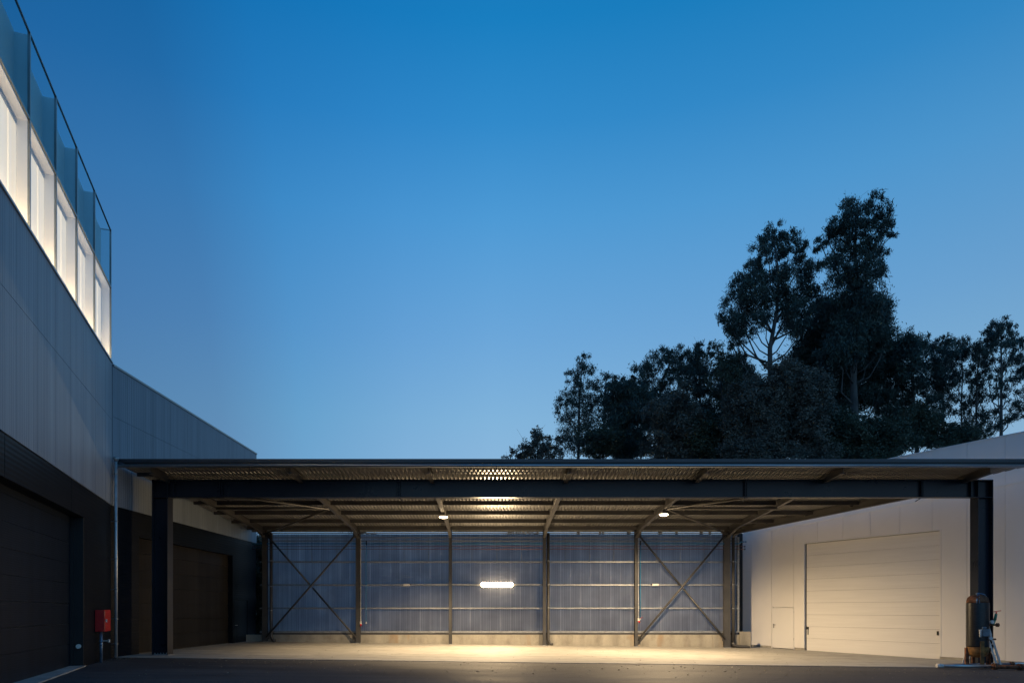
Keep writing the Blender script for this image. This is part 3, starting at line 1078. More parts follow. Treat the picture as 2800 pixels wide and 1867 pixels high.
# drop pipes with taps
for x, lb, zend, tap in ((-6.96, 'thin blue drop pipe hanging left of the lit lamp, without a tap', E - .63, False),
                         ((1400 + 914 / 2.614 - 1350) / 50, 'blue drop pipe with red tap beside the crossed braces', E - .42, True)):
    t = thing('drop_pipe', lb, 'pipe', (x, yp - .02, zend), 'blue air drop pipes on the wall')
    d = MB(); d.path([(x + .015, yp - .03, E + 3.68), (x + .015, yp - .05, E + 3.2), (x - .01, yp - .05, E + 2.8), (x, yp - .05, E + 2.5), (x, yp - .05, zend)], .017 if tap is False else .026, 8)
    d.build('pipe', M['blue_pipe'], t, smooth=True)
    d = MB(); d.tube((x + .015, yp - .03, E + 3.55), (x + .015, yp - .03, E + 3.8), .032, 8); d.build('valve', M['black'], t)
    d = MB(); d.tube((x, yp - .05, zend - .1), (x, yp - .05, zend + .02), .022, 8); d.build('coupling', M['alu'], t)
    if tap:
        d = MB(); d.bar((x + .0, yp - .08, zend + .02), (x + .14, yp - .08, zend + .03), .03, .02); d.build('tap_handle', M['red_plastic'], t)
# power sockets on the columns
for x, z, lb in ((BX[1] + .155, E - .72, 'white conduit with a red power socket on the second column'),
                 (BX[4] + .12, E - .55, 'small red and white power socket by the blue drop pipe')):
    t = thing('power_socket', lb, 'socket', (x, YB - .22, z), 'power sockets on the back columns')
    d = MB(); d.tube((x, YB - .2, z + .1), (x, YB - .2, E + 3.9), .016 if x < 0 else .01, 8); d.build('conduit', M['offwhite'], t)
    d = MB(); d.box(x - .045, x + .045, YB - .25, YB - .17, z - .03, z + .13); d.build('socket_box', M['offwhite'], t, bevel=.008)
    d = MB(); d.tube((x, YB - .21, z - .02), (x + .03, YB - .29, z - .1), .042, 12); d.build('plug', M['red_plastic'], t)

# ------------------------------------------------------------------ downpipes
def downpipe(x, y, ztop, r, m, lb, foot, clips, cm):
    zb = gz(x) + .015
    t = thing('downpipe', lb, 'downpipe', (x, y, zb), 'rainwater downpipes')
    d = MB()
    if foot > 0:
        d.path([(x, y, ztop), (x, y, zb + .55), (x, y, zb + .32), (x + .05 * foot, y - .01, zb + .2), (x + .12 * foot, y - .03, zb + .08), (x + .25 * foot, y - .05, zb + .05)], r, 14)
    else:
        d.path([(x, y, ztop), (x, y, zb)], r, 14)
    d.build('pipe', m, t, smooth=True)
    for zc in clips:
        d = MB(); d.tube((x, y, zc - .02), (x, y, zc + .02), r + .012, 14)
        d.bar((x, y, zc), (x + cm[0], y + cm[1], zc), .02, .025)
        d.build('clip', M['galv'], t, smooth=False)
    return t


yl = 24.52
xl = (317 - 1350) / 1867 * yl
dp = downpipe(xl, yl, E + 5.35, .055, M['zinc_pipe'], 'tall galvanised downpipe at the corner of the two dark walls', 0,
              [E + z for z in (4.9, 3.2, 1.85, .75, -.3, -1.2)], (-.3, .06))
d = MB(); d.lathe((xl, yl, E + 5.33), [(.055, 0), (.1, .1), (.1, .16), (.0, .16)], 14); d.build('rain_head', M['galv'], dp, smooth=True)
d = MB(); d.path([(xl, yl + .02, E + 5.3), (xl + .15, yl + .05, E + 5.28), (xl + .25, YE - .1, E + 5.24)], .04, 10); d.build('gutter_elbow', M['fascia'], dp, smooth=True)
downpipe(-12.12, YB - .12, E + 4.2, .085, M['steel_in'], 'brown downpipe behind the crossed braces next to the black wing', 1, [E + z for z in (2.7, 1.3, .0)], (0, .12))
downpipe(2.97, YB - .12, E + 4.2, .075, M['steel_in'], 'brown downpipe beside the column right of the lit wall lamp', 1, [E + z for z in (2.7, 1.4, .15)], (0, .12))
dp = downpipe(13.05, YB - .1, E + 3.95, .085, M['steel_in'], 'brown downpipe between the last column and the white hall', 0, [E + z for z in (2.65, 1.4, .1)], (0, .1))
d = MB(); zb = gz(13) + .1
d.path([(13.05, YB - .1, E + 3.9), (13.07, YB - .12, E + 4.08), (13.2, YB - .2, E + 4.15), (13.3, YB - .25, E + 4.3)], .075, 12); d.build('upper_bend', M['steel_in'], dp, smooth=True)
d = MB(); d.path([(12.95, YB - .3, zb + .22), (13.0, YB - .32, zb + .08), (13.2, YB - .34, zb), (13.7, YB - .36, zb - .02), (13.85, YB - .4, zb - .06)], .08, 12); d.build('foot_bend', M['steel_in'], dp, smooth=True)

# ------------------------------------------------------------------ red hose cabinet at the black wall
q0 = 2.46
t = thing('hose_cabinet', 'red hose cabinet on a pipe stand against the black factory wall', 'cabinet', tuple(TA(q0 - .3, .15, gz(-13))))
d = MB(); d.box(q0 - .87, q0, .03, .30, E - .69, E + .02, TA); cb = d.build('cabinet_body', M['red'], t, bevel=.008)
d = MB(); d.box(q0 - .85, q0 - .02, .30, .318, E - .675, E + .005, TA); dc = d.build('cabinet_door', M['red'], t, bevel=.004)
d = MB(); p = TA(q0 - .08, .33, E - .34); d.tube(p, p + nA * .02, .05, 14); d.bar(p + nA * .03 + Vector((0, 0, -.05)), p + nA * .03 + Vector((0, 0, .05)), .02, .015, tuple(nA)); d.build('handle', M['offwhite'], dc)
pp = TA(q0 - .22, .16, 0)
d = MB(); d.tube((pp.x, pp.y, gz(pp.x) - .01), (pp.x, pp.y, E - .69), .05, 14); d.tube((pp.x, pp.y, E - 1.05), (pp.x, pp.y, E - .98), .068, 14); d.tube((pp.x, pp.y, E - 1.16), (pp.x, pp.y, E - 1.11), .062, 14)
d.build('riser_pipe', M['bluesteel'], t, smooth=True)
d = MB(); p = Vector((pp.x, pp.y, E - 1.0)); d.tube(p, p + Vector((.26, 0, 0)), .02, 10); d.tube(p + Vector((.26, 0, -.05)), p + Vector((.26, 0, .05)), .035, 10)
d.build('valve', M['alu'], t)

# ------------------------------------------------------------------ air receiver tank, trestle, pipes
tx, ty = 17.86, 25.2
tz = gz(tx)
t = thing('air_tank', 'old upright pressure tank with rusty domed ends and black body', 'tank', (tx, ty, tz))
d = MB(); d.lathe((tx, ty, tz), [(r_ * .82, z_) for r_, z_ in [(.435, .76), (.44, .8), (.44, 2.36), (.435, 2.38)]], 40)
for i in range(16):
    zz = .9 + i * .09
    d.lathe((tx, ty, tz), [(r_ * .82, z_) for r_, z_ in [(.43, zz - .018), (.446 + random.uniform(-.002, .003), zz), (.43, zz + .018)]], 40)
body = d.build('tank_body', M['tank'], t, smooth=True)
d = MB(); d.lathe((tx, ty, tz), [(r_ * .82, z_) for r_, z_ in [(.43, 2.37), (.425, 2.46), (.39, 2.56), (.30, 2.63), (.16, 2.67), (.05, 2.68), (.0, 2.68)]], 36); d.build('top_dome', M['rust'], t, smooth=True)
d = MB(); d.lathe((tx, ty, tz), [(r_ * .82, z_) for r_, z_ in [(.0, .36), (.15, .37), (.3, .42), (.39, .5), (.43, .62), (.43, .765)]], 36); d.build('bottom_dome', M['rust_yellow'], t, smooth=True)
for a in (255, 345, 75, 165):
    ca, sa = math.cos(R(a)), math.sin(R(a))
    d = MB()
    c = Vector((tx + .345 * ca, ty + .345 * sa, tz)); s = Vector((-sa, ca, 0)); o = Vector((ca, sa, 0))
    zt_ = .98 if a == 255 else .72
    d.bar(c + o * .05 + Vector((0, 0, .0)), c + o * .05 + Vector((0, 0, zt_)), .13, .018, tuple(o))
    d.bar(c + o * .0 + s * .06, c + s * .06 + Vector((0, 0, zt_)), .016, .11, tuple(o))
    d.bar(c + s * -.0 + Vector((0, 0, .008)), c + o * .16 + Vector((0, 0, .008)), .2, .016)
    d.build('leg', M['rust_yellow'] if a == 255 else M['rust'], t)
d = MB()
d.path([(tx - .23, ty - .28, tz + 2.36), (tx - .21, ty - .26, tz + 2.5), (tx - .13, ty - .16, tz + 2.65), (tx, ty, tz + 2.72), (tx + .05, ty - .06, tz + 2.72), (tx + .2, ty - .08, tz + 2.68), (tx + .35, ty - .02, tz + 2.53)], .022, 8)
d.path([(tx - .16, ty - .32, tz + 2.36), (tx - .13, ty - .27, tz + 2.56), (tx - .03, ty - .1, tz + 2.7)], .02, 8)
d.build('lifting_strap', M['bluesteel'], t, smooth=True)
d = MB(); d.tube((tx, ty, tz + 2.67), (tx, ty, tz + 2.75), .06, 12); d.build('top_nozzle', M['bluesteel'], t, smooth=True)
d = MB(); d.box(tx - .13, tx + .13, ty - .45, ty - .33, tz + 1.16, tz + 1.42); d.box(tx - .1, tx + .05, ty - .4, ty - .34, tz + 1.44, tz + 1.5); d.build('name_plate', M['label_plate'], t, bevel=.01)
d = MB(); d.tube((tx - .17, ty - .38, tz + 1.13), (tx - .17, ty - .38, tz + 1.38), .035, 10); d.tube((tx - .17, ty - .38, tz + 1.34), (tx - .17, ty - .38, tz + 1.40), .045, 10); d.build('relief_valve', M['offwhite'], t, smooth=True)
vx, vy = tx + .38, ty - .22
d = MB()
d.tube((tx + .2, ty - .26, tz + 1.57), (vx + .2, vy - .08, tz + 1.57), .035, 12); d.tube((tx + .22, ty - .26, tz + 1.05), (vx + .06, vy - .1, tz + 1.05), .032, 12)
d.tube((vx - .03, vy - .05, tz + 1.02), (vx - .03, vy - .05, tz + 1.6), .014, 8)
d.tube((vx + .13, vy - .08, tz + 1.5), (vx + .13, vy - .08, tz + 1.64), .055, 10)
d.build('side_pipe', M['rust'], t, smooth=True)
d = MB(); d.tube((vx - .02, vy - .06, tz + 1.58), (vx + .05, vy - .06, tz + 1.75), .04, 12); d.tube((vx + .05, vy - .06, tz + 1.75), (vx + .1, vy - .06, tz + 1.98), .05, 12, .04)
d.build('valve_body', M['green'], t, smooth=True)
d = MB(); d.tube((vx + .1, vy - .06, tz + 1.98), (vx + .11, vy - .06, tz + 2.04), .022, 8); d.bar((vx, vy - .06, tz + 2.05), (vx + .27, vy - .06, tz + 2.09), .035, .02); d.build('valve_handle', M['red_plastic'], t)
for gx, gz_ in ((tx + .24, 1.68), (tx + .19, 1.09)):
    d = MB()
    p = Vector((gx, ty - .36, tz + gz_)); d.tube(p, p + Vector((0, -.07, 0)), .065, 16); d.tube(p + Vector((0, .15, 0)), p, .02, 8)
    d.build('pressure_gauge', M['alu'], t, smooth=False)

t = thing('trestle_ladder', 'aluminium trestle ladder standing astride behind the old tank', 'ladder', (tx + .15, ty + .5, gz(tx)))
rails = {}
yl0 = 25.66
for sgn, fx in ((-1, (17.60, 17.95)), (1, (18.92, 19.30))):
    for k in (0, 1):
        foot = Vector((fx[k], yl0 + .32 * k, gz(fx[k]) + .015))
        top = Vector(((18.30, 18.62)[k] + .04 * sgn, yl0 + .05 + .22 * k, gz(18.4) + 1.85))
        rails[(sgn, k)] = (foot, top)
        d = MB(); d.bar(foot, top, .075, .03, (0, 1, 0)); d.build('rail', M['alu'], t)
    for f in (.22, .45, .68, .9):
        a = rails[(sgn, 0)]; b = rails[(sgn, 1)]
        d = MB(); d.tube(a[0].lerp(a[1], f), b[0].lerp(b[1], f), .016, 8); d.build('rung', M['alu'], t)
d = MB(); d.bar((18.28, yl0 + .02, gz(18.4) + 1.86), (18.66, yl0 + .3, gz(18.4) + 1.86), .18, .03); d.build('top_platform', M['alu'], t)


def flange(t, p, ax, r, m):
    d = MB(); ax = Vector(ax).normalized()
    d.tube(p - ax * .045, p - ax * .012, r, 22); d.tube(p + ax * .012, p + ax * .045, r, 22)
    a = ax.orthogonal().normalized(); b = ax.cross(a)
    for k in range(8):
        c = p + (a * math.cos(k * math.pi / 4) + b * math.sin(k * math.pi / 4)) * r * .8
        d.tube(c - ax * .07, c + ax * .07, .016, 6)
    d.build('flange', m, t, smooth=False)


y0 = 24.42
r0 = .062


def gp(px, y, h):
    x = (px - 1350) / 1867 * y
    return Vector((x, y, gz(x) + h))


t = thing('pipe_run', 'long bright steel pipe lying on the asphalt, flanged to a rusty length', 'pipe', tuple(gp(2570, y0, 0)))
pa, pb, pc, pe = gp(2577, y0, r0 + .04), gp(2708, y0 - .1, r0 + .04), gp(2722, y0 - .11, r0 + .04), gp(2792, y0 - .2, r0 + .04)
d = MB(); d.tube(pa, pb, r0, 20); d.build('steel_pipe', M['stainless'], t, smooth=True)
d = MB(); ax = (pb - pa).normalized(); d.tube(pa - ax * .2, pa - ax * .03, r0 + .008, 20); d.tube(pa - ax * .03, pa + ax * .02, r0 + .004, 20); d.build('end_cap', M['offwhite'], t, smooth=True)
d = MB(); d.tube(pb, pe + (pe - pc).normalized() * 1.2, r0 + .006, 20); d.build('rusty_pipe', M['rust'], t, smooth=True)
flange(t, gp(2720, y0 - .105, r0 + .04), (pe - pa), .125, M['rust'])
flange(t, gp(2789, y0 - .2, r0 + .04), (pe - pa), .125, M['rust'])
t = thing('blue_pipe_length', 'blue grey pipe lying on the ground between the tank and the white hall', 'pipe', tuple(gp(2580, 25.0, 0)))
pa, pb, pc = gp(2576, 24.86, .07), gp(2764, 26.35, .07), gp(2795, 26.4, .08)
d = MB(); d.tube(pa, pb, .06, 18); d.build('steel_pipe', M['bluesteel'], t, smooth=True)
d = MB(); d.tube(pb - (pb - pa).normalized() * .1, pb + (pc - pb).normalized() * .1, .075, 18); d.build('coupling', M['rust'], t, smooth=True)
d = MB(); d.tube(pb, pc + (pc - pb).normalized() * .9, .055, 18); d.build('end_pipe', M['stainless'], t, smooth=True)

# ------------------------------------------------------------------ fallen leaves and grit
d = MB()
def leaflet(x, y, s, zoff):
    a = random.uniform(0, 6.28); w_ = s * random.uniform(.3, .6)
    c, sn = math.cos(a), math.sin(a)
    k = random.uniform(.005, .03)
    pts = [(s, 0, 0), (0, w_, k), (-s, 0, 0), (0, -w_, k)]
    d.add([(x + px * c - py * sn, y + px * sn + py * c, gz(x) + zoff + pz_ + .003) for px, py, pz_ in pts], [(0, 1, 2, 3)])
for i in range(520):
    x = random.uniform(-11, 20); y = 24.7 - abs(random.gauss(0, 2.8))
    if y < 16: continue
    leaflet(x, y, random.uniform(.015, .05) * (1.5 if i % 9 == 0 else 1), 0)
for i in range(220):
    leaflet(random.uniform(-12, 14), random.uniform(25, 36.8), random.uniform(.012, .035), .014)
for i in range(50):
    leaflet(random.uniform(-13.3, -12.7), random.uniform(22.4, 24.4), random.uniform(.02, .05), 0)
tag(d.build('leaf_litter', M['litter']), kind='stuff')

# ------------------------------------------------------------------ trees behind the canopy
def tw(px, py, D):
    """a point of the tree line: px, py measured on the photo's tree part, D metres away"""
    return Vector((px / 1.622 / 1867 * D, D, E + (1168 - py / 1.622) / 1867 * D))


def fast_mesh(name, verts, nper, m, parent):
    me = bpy.data.meshes.new(name)
    nv = len(verts); nf = nv // nper
    me.vertices.add(nv); me.loops.add(nv); me.polygons.add(nf)
    me.vertices.foreach_set('co', verts.astype(np.float32).ravel())
    me.loops.foreach_set('vertex_index', np.arange(nv, dtype=np.int32))
    me.polygons.foreach_set('loop_start', np.arange(0, nv, nper, dtype=np.int32))
    me.polygons.foreach_set('loop_total', np.full(nf, nper, dtype=np.int32))
    me.materials.append(m)
    me.update(); me.validate()
    o = bpy.data.objects.new(name, me)
    COL.objects.link(o); o.parent = parent
    return o


def leaves(centres, radii, per, L, W, droop, sub):
    out = []
    for c, r in zip(centres, radii):
        ns = max(3, int(sub * (r / .9) ** 1.5))
        u = rng.normal(size=(ns, 3)); u /= np.linalg.norm(u, axis=1)[:, None]
        sc = c + u * (rng.random((ns, 1)) ** .45) * r * np.array([1, 1, .8])
        n = max(20, int(per * 1.75 * (r / .9) ** 2))
        k = rng.integers(0, ns, n)
        sr = r * (.15 + .15 * rng.random(ns))
        p = sc[k] + rng.normal(size=(n, 3)) * sr[k][:, None] * np.array([.8, .8, .8])
        ax = rng.normal(size=(n, 3)); ax[:, 2] = ax[:, 2] * .6 - droop
        ax /= np.linalg.norm(ax, axis=1)[:, None]
        sd = np.cross(ax, rng.normal(size=(n, 3))); sd /= np.linalg.norm(sd, axis=1)[:, None] + 1e-9
        l = L * (.6 + .8 * rng.random((n, 1))); w = W * (.6 + .8 * rng.random((n, 1)))
        q = np.stack([p - ax * l * .5, p + sd * w * .5, p + ax * l * .5, p - sd * w * .5], 1)
        out.append(q.reshape(-1, 3))
    return np.concatenate(out)


def tree(name, label, D, lobes, trunk, group, depth=1.2, per=520, L=.28, W=.05, droop=1.2, sub=14, r0=.24, r1=.05,
         leafm='leaf', barkm='bark', fat=1., cat='tree', twigs=3):
    pts = [tw(px, py, D) for px, py in trunk]
    base = Vector((pts[0].x, D, gz(pts[0].x)))
    t = thing(name, label, cat, tuple(base), group)
    if pts[0].z > base.z + .5:
        pts = [base] + pts
    n = len(pts)
    mb = MB()
    rs = [r0 + (r1 - r0) * (i / (n - 1)) for i in range(n)]
    wob = [p + Vector((0, random.uniform(-.2, .2), 0)) if i else p for i, p in enumerate(pts)]
    mb.path(wob, rs, 9)
    centres, radii = [], []
    for px, py, pr in lobes:
        c = tw(px, py, D + random.uniform(-depth, depth))
        r = pr / 1.622 / 1867 * D * fat * 1.22
        centres.append(np.array(c)); radii.append(r)
        q = None
        if len(centres) > 3 and random.random() < .62:          # fork off a neighbouring limb
            near = sorted((float(np.linalg.norm(o_ - np.array(c))), i) for i, o_ in enumerate(centres[:-1]))
            for dist, i in near[:4]:
                if centres[i][2] < c.z - .1:
                    q = Vector(centres[i]); rr = .05
                    break
        if q is None:
            best = None
            for i in range(n - 1):
                for s in (0, .2, .4, .6, .8, 1):
                    p_ = wob[i].lerp(wob[i + 1], s)
                    hd = math.hypot(p_.x - c.x, p_.y - c.y)
                    want = c.z - p_.z - random.uniform(.7, 1.6) * hd
                    cost = abs(want) + hd * .5 + (5 if p_.z > c.z else 0)
                    if best is None or cost < best[0]:
                        best = (cost, p_, rs[i] + (rs[i + 1] - rs[i]) * s)
            q, rr = best[1], best[2]
        dv = c - q
        bow = random.uniform(-.16, .16)
        m1 = q + Vector((dv.x * (.42 + bow), dv.y * (.42 + bow), dv.z * (.28 - bow))) + Vector((random.uniform(-.25, .25), random.uniform(-.25, .25), 0)) * r
        m2 = q + Vector((dv.x * (.78 + bow * .5), dv.y * .75, dv.z * (.66 - bow * .5))) + Vector((random.uniform(-.3, .3), random.uniform(-.3, .3), .1)) * r
        ra = min(rr * .5, .018 + .014 * dv.length)
        mb.path([q, m1, m2, c], [ra, ra * .75, ra * .5, ra * .3], 6)
        for k in range(twigs):
            e = c + Vector((random.gauss(0, .6), random.gauss(0, .6), random.gauss(.1, .5))) * r
            mb.path([m2 if k % 2 else c, (c + e) / 2 + Vector((0, 0, .05)), e], [ra * .32, ra * .22, .006], 4)
    mb.build('trunk', M[barkm], t, smooth=True)
    v = leaves(centres, radii, per, L, W, droop, sub) - np.array(base)
    fast_mesh('crown', v, 4, M[leafm], t)
    return t


def blob(cx, cy, w, h, n, r, jit=.5):
    """lobes filling a rounded mass"""
    out = []
    for i in range(int(n * 1.7)):
        a = random.uniform(0, 6.283); k = math.sqrt(random.random())
        out.append((cx + math.cos(a) * k * w, cy + math.sin(a) * k * h, r * random.uniform(1 - jit, 1 + jit * .6)))
    for i in range(max(3, n // 3)):          # ragged shoots round the upper outline
        a = random.uniform(math.pi * 1.02, math.pi * 1.98)
        k = random.uniform(1.0, 1.28)
        out.append((cx + math.cos(a) * k * w, cy + math.sin(a) * k * h, r * random.uniform(.3, .55)))
    return out


GE = 'eucalyptus trees behind the canopy'
tree('eucalyptus_tree', 'tallest eucalyptus, with a forked top high above all the others', 47,
     [(1590, 95, 42), (1560, 140, 45), (1600, 150, 50), (1530, 190, 45), (1480, 230, 42), (1450, 270, 34), (1555, 235, 50), (1610, 220, 45), (1690, 90, 38), (1715, 130, 42), (1700, 180, 46),
      (1735, 205, 38), (1768, 232, 24), (1660, 165, 34), (1680, 250, 46), (1640, 300, 50), (1590, 310, 48), (1530, 320, 44), (1690, 330, 44), (1715, 300, 30), (1560, 375, 52), (1620, 385, 54), (1680, 400, 48), (1715, 380, 30), (1500, 360, 36),
      (1590, 440, 56), (1650, 450, 50), (1530, 440, 46)] + blob(1590, 560, 110, 90, 16, 52) + blob(1610, 710, 130, 90, 14, 52),
     [(1603, 1080), (1598, 850), (1605, 600), (1610, 400), (1600, 260), (1610, 130)], GE, per=560, r0=.3, depth=1.1)
tree('eucalyptus_tree', 'second tallest eucalyptus, broad and forking low, left of the tallest one', 48,
     [(1240, 215, 36), (1215, 255, 38), (1265, 260, 40), (1190, 290, 40), (1235, 310, 44), (1275, 315, 32), (1335, 250, 36), (1360, 275, 30), (1345, 320, 30), (1365, 305, 22), (1180, 345, 34), (1310, 300, 22),
      (1150, 370, 30), (1120, 410, 40), (1165, 420, 44), (1095, 455, 44), (1140, 480, 52), (1200, 440, 50), (1250, 420, 50), (1300, 410, 46), (1350, 380, 42), (1400, 400, 44), (1420, 360, 30), (1070, 520, 46), (1110, 550, 52), (1170, 530, 54), (1230, 510, 54), (1290, 490, 54), (1350, 480, 54), (1400, 470, 46),
      (1045, 590, 38), (1080, 620, 48), (1130, 610, 50), (1190, 600, 46), (1260, 580, 50), (1320, 560, 52), (1380, 560, 54), (1440, 520, 50), (1040, 650, 32), (1070, 680, 40), (1120, 670, 36), (1300, 640, 44), (1370, 640, 50), (1060, 720, 28), (1430, 620, 50)],
     [(1240, 1150), (1225, 900), (1222, 740), (1260, 560), (1265, 400), (1240, 260)], GE, per=540, r0=.26, depth=1.2)
tree('eucalyptus_tree', 'dense dark eucalyptus under the tallest crown, with a bare pale trunk', 50,
     blob(1480, 640, 90, 90, 10, 54) + blob(1680, 640, 70, 90, 9, 50) + blob(1500, 800, 120, 90, 15, 54) + blob(1680, 800, 80, 90, 12, 52) + blob(1420, 760, 80, 80, 8, 50) + blob(1460, 930, 130, 70, 12, 50) + blob(1690, 930, 60, 60, 6, 46),
     [(1555, 1150), (1550, 900), (1560, 700), (1570, 560)], GE, per=520, r0=.24)
tree('eucalyptus_tree', 'slim pointed eucalyptus at the left end of the tree line', 52,
     [(395, 775, 22), (380, 805, 26), (405, 815, 26), (350, 835, 24), (370, 855, 28), (425, 840, 24), (385, 890, 34), (420, 900, 30), (350, 900, 26), (440, 930, 30), (370, 940, 38), (410, 960, 40), (310, 950, 24), (300, 985, 26), (335, 970, 30), (450, 975, 26), (370, 1010, 44), (430, 1020, 40), (330, 1040, 34), (290, 1020, 14), (380, 1080, 46), (430, 1090, 36), (335, 1100, 38), (370, 1150, 46), (420, 1160, 40), (325, 1165, 40)],
     [(375, 1220), (378, 1000), (385, 900), (392, 780)], GE, fat=1.2, per=470, L=.17, r0=.14, r1=.03, depth=.8)
tree('eucalyptus_tree', 'thin wispy eucalyptus just right of the slim pointed one', 51,
     [(505, 850, 22), (490, 870, 22), (515, 880, 20), (495, 910, 24), (485, 950, 26), (500, 990, 30), (475, 1030, 24), (495, 1060, 30), (490, 1110, 30), (480, 1160, 34), (530, 900, 16)],
     [(486, 1220), (490, 1000), (500, 850)], GE, fat=1.15, per=420, L=.17, r0=.1, r1=.03, depth=.6)
tree('eucalyptus_tree', 'rounded blackish eucalyptus right of the wispy thin one', 49,
     [(560, 880, 30), (545, 920, 36), (590, 905, 30)] + blob(600, 990, 90, 90, 18, 46) + blob(610, 1120, 90, 80, 13, 46),
     [(600, 1220), (600, 1000), (570, 900)], GE, per=560, r0=.16)
tree('eucalyptus_tree', 'eucalyptus with an arching flat crown and airy forked limbs', 50,
     [(655, 830, 34), (700, 800, 40), (745, 775, 38), (790, 770, 40), (835, 765, 38), (690, 850, 42), (650, 880, 34), (860, 800, 38), (770, 830, 42), (820, 820, 44), (735, 880, 34), (850, 860, 44), (880, 900, 40), (690, 910, 36), (800, 890, 36)] + blob(780, 1010, 90, 80, 10, 44),
     [(740, 1220), (735, 1000), (745, 880), (790, 790)], GE, per=520, r0=.17)
tree('eucalyptus_tree', 'narrow eucalyptus with a small round top beside the low wide tree', 51,
     [(910, 735, 28), (900, 765, 32), (930, 755, 28), (915, 800, 38), (940, 820, 36), (890, 830, 36), (930, 870, 42), (900, 910, 40), (950, 920, 40), (920, 970, 46), (960, 1000, 40)] + blob(930, 1090, 60, 70, 6, 46),
     [(920, 1220), (918, 1000), (912, 760)], GE, fat=1.1, per=500, r0=.14)
tree('eucalyptus_tree', 'pale loose twiggy tree against the broad second tallest one', 47,
     [(985, 715, 22), (1000, 750, 26), (970, 760, 20), (1030, 780, 30), (990, 800, 28), (1020, 840, 36), (1060, 800, 34), (980, 870, 34), (1050, 880, 40), (1010, 930, 42), (1070, 950, 44), (1020, 1020, 46), (1090, 860, 36)] + blob(1040, 1110, 60, 70, 7, 46),
     [(1020, 1220), (1018, 950), (990, 740)], GE, fat=1.15, per=330, leafm='leaf_shrub', r0=.12)
tree('eucalyptus_tree', 'dark eucalyptus leaning left just right of the tallest tree', 49,
     [(1850, 690, 34), (1885, 700, 32), (1810, 705, 36), (1860, 735, 44), (1800, 750, 42), (1780, 735, 28), (1895, 745, 32), (1820, 800, 50), (1880, 790, 40), (1770, 810, 40), (1850, 850, 46), (1790, 870, 50), (1760, 930, 46), (1830, 920, 44), (1880, 900, 34), (1790, 990, 50), (1850, 990, 40), (1750, 1020, 46), (1800, 1070, 50)],
     [(1870, 1220), (1872, 1000), (1860, 850), (1850, 710)], GE, fat=1.15, per=540, r0=.15)
tree('eucalyptus_tree', 'eucalyptus with a ragged pointed crown in the gap right of the leaning one', 50,
     [(2000, 705, 26), (2025, 715, 24), (1980, 735, 34), (2015, 750, 30), (1960, 775, 36), (2000, 800, 38), (1945, 820, 34), (1985, 850, 40), (2030, 850, 26), (1940, 880, 34), (2000, 900, 40), (1960, 930, 40), (1925, 970, 30), (1990, 970, 34), (1950, 1020, 30), (2020, 1010, 26)],
     [(2003, 1200), (1998, 1050), (2000, 900), (2005, 720)], GE, fat=1.2, per=520, r0=.13, r1=.03)
tree('eucalyptus_tree', 'sparse slender eucalyptus with sky showing all through it', 51,
     [(2080, 720, 26), (2055, 745, 26), (2100, 745, 24), (2070, 790, 26), (2045, 820, 22), (2090, 830, 24), (2060, 880, 26), (2110, 900, 22), (2050, 940, 22), (2090, 960, 26), (2065, 1010, 26), (2100, 1050, 24)],
     [(2085, 1200), (2080, 1000), (2075, 850), (2080, 730)], GE, fat=1.25, per=400, r0=.09, r1=.02, twigs=4)
tree('eucalyptus_tree', 'airy eucalyptus with flat tufts crowding against the tall straight stem', 49,
     [(2150, 725, 30), (2185, 735, 26), (2120, 740, 24), (2165, 770, 30), (2130, 800, 24), (2170, 830, 26), (2120, 860, 24), (2150, 900, 28), (2170, 950, 28), (2130, 980, 28), (2160, 1030, 30), (2120, 1080, 30), (2170, 1100, 28)],
     [(2140, 1190), (2138, 1000), (2145, 850), (2155, 730)], GE, fat=1.3, per=420, r0=.1, r1=.025, twigs=4)
tree('eucalyptus_tree', 'tall open eucalyptus with one straight dark stem above the white roofline', 46,
     [(2260, 620, 28), (2225, 630, 24), (2285, 640, 22), (2200, 665, 28), (2245, 665, 34), (2290, 675, 22), (2185, 690, 22), (2230, 705, 30), (2270, 720, 28), (2315, 700, 26), (2335, 720, 26), (2205, 745, 26), (2290, 770, 28), (2320, 780, 22), (2215, 800, 28), (2270, 820, 26), (2195, 850, 24), (2290, 860, 26), (2230, 890, 26), (2280, 920, 26), (2210, 950, 26), (2295, 980, 24), (2215, 1020, 30), (2280, 1050, 26), (2225, 1080, 28)],
     [(2252, 1180), (2250, 1000), (2245, 800), (2248, 640)], GE, fat=1.2, per=400, r0=.14, r1=.03, depth=1.4, twigs=4)
tree('eucalyptus_tree', 'tree cut by the right edge of the picture', 48,
     [(2360, 800, 34), (2345, 840, 26), (2375, 870, 34), (2350, 930, 26), (2370, 990, 34), (2350, 1040, 26), (2400, 760, 30), (2420, 840, 40), (2410, 940, 40)],
     [(2400, 1180), (2395, 950), (2385, 780)], GE, fat=1.3, per=420, r0=.12, r1=.03)
GS = 'low trees and shrubs right behind the canopy'
SH = dict(leafm='leaf_brown', barkm='twig', L=.15, W=.07, droop=.1, cat='shrub', r0=.1, r1=.03, per=900, twigs=6, fat=1.15)
tree('shrub', 'greyish twiggy shrub in front of the arching eucalyptus', 44, blob(800, 1080, 110, 110, 26, 42) + [(x_, 1185 + 25 * (k_ % 2), 38) for k_, x_ in enumerate(range(690, 930, 30))] + [(845, 900, 26), (830, 950, 32)], [(810, 1230), (815, 1080), (840, 920)], GS, **SH)
tree('shrub', 'brownish leafy shrub before the broad second tallest tree', 43, blob(1150, 1060, 120, 130, 30, 46) + [(x_, 1185 + 25 * (k_ % 2), 38) for k_, x_ in enumerate(range(1020, 1260, 30))], [(1150, 1230), (1150, 1050), (1140, 960)], GS, **SH)
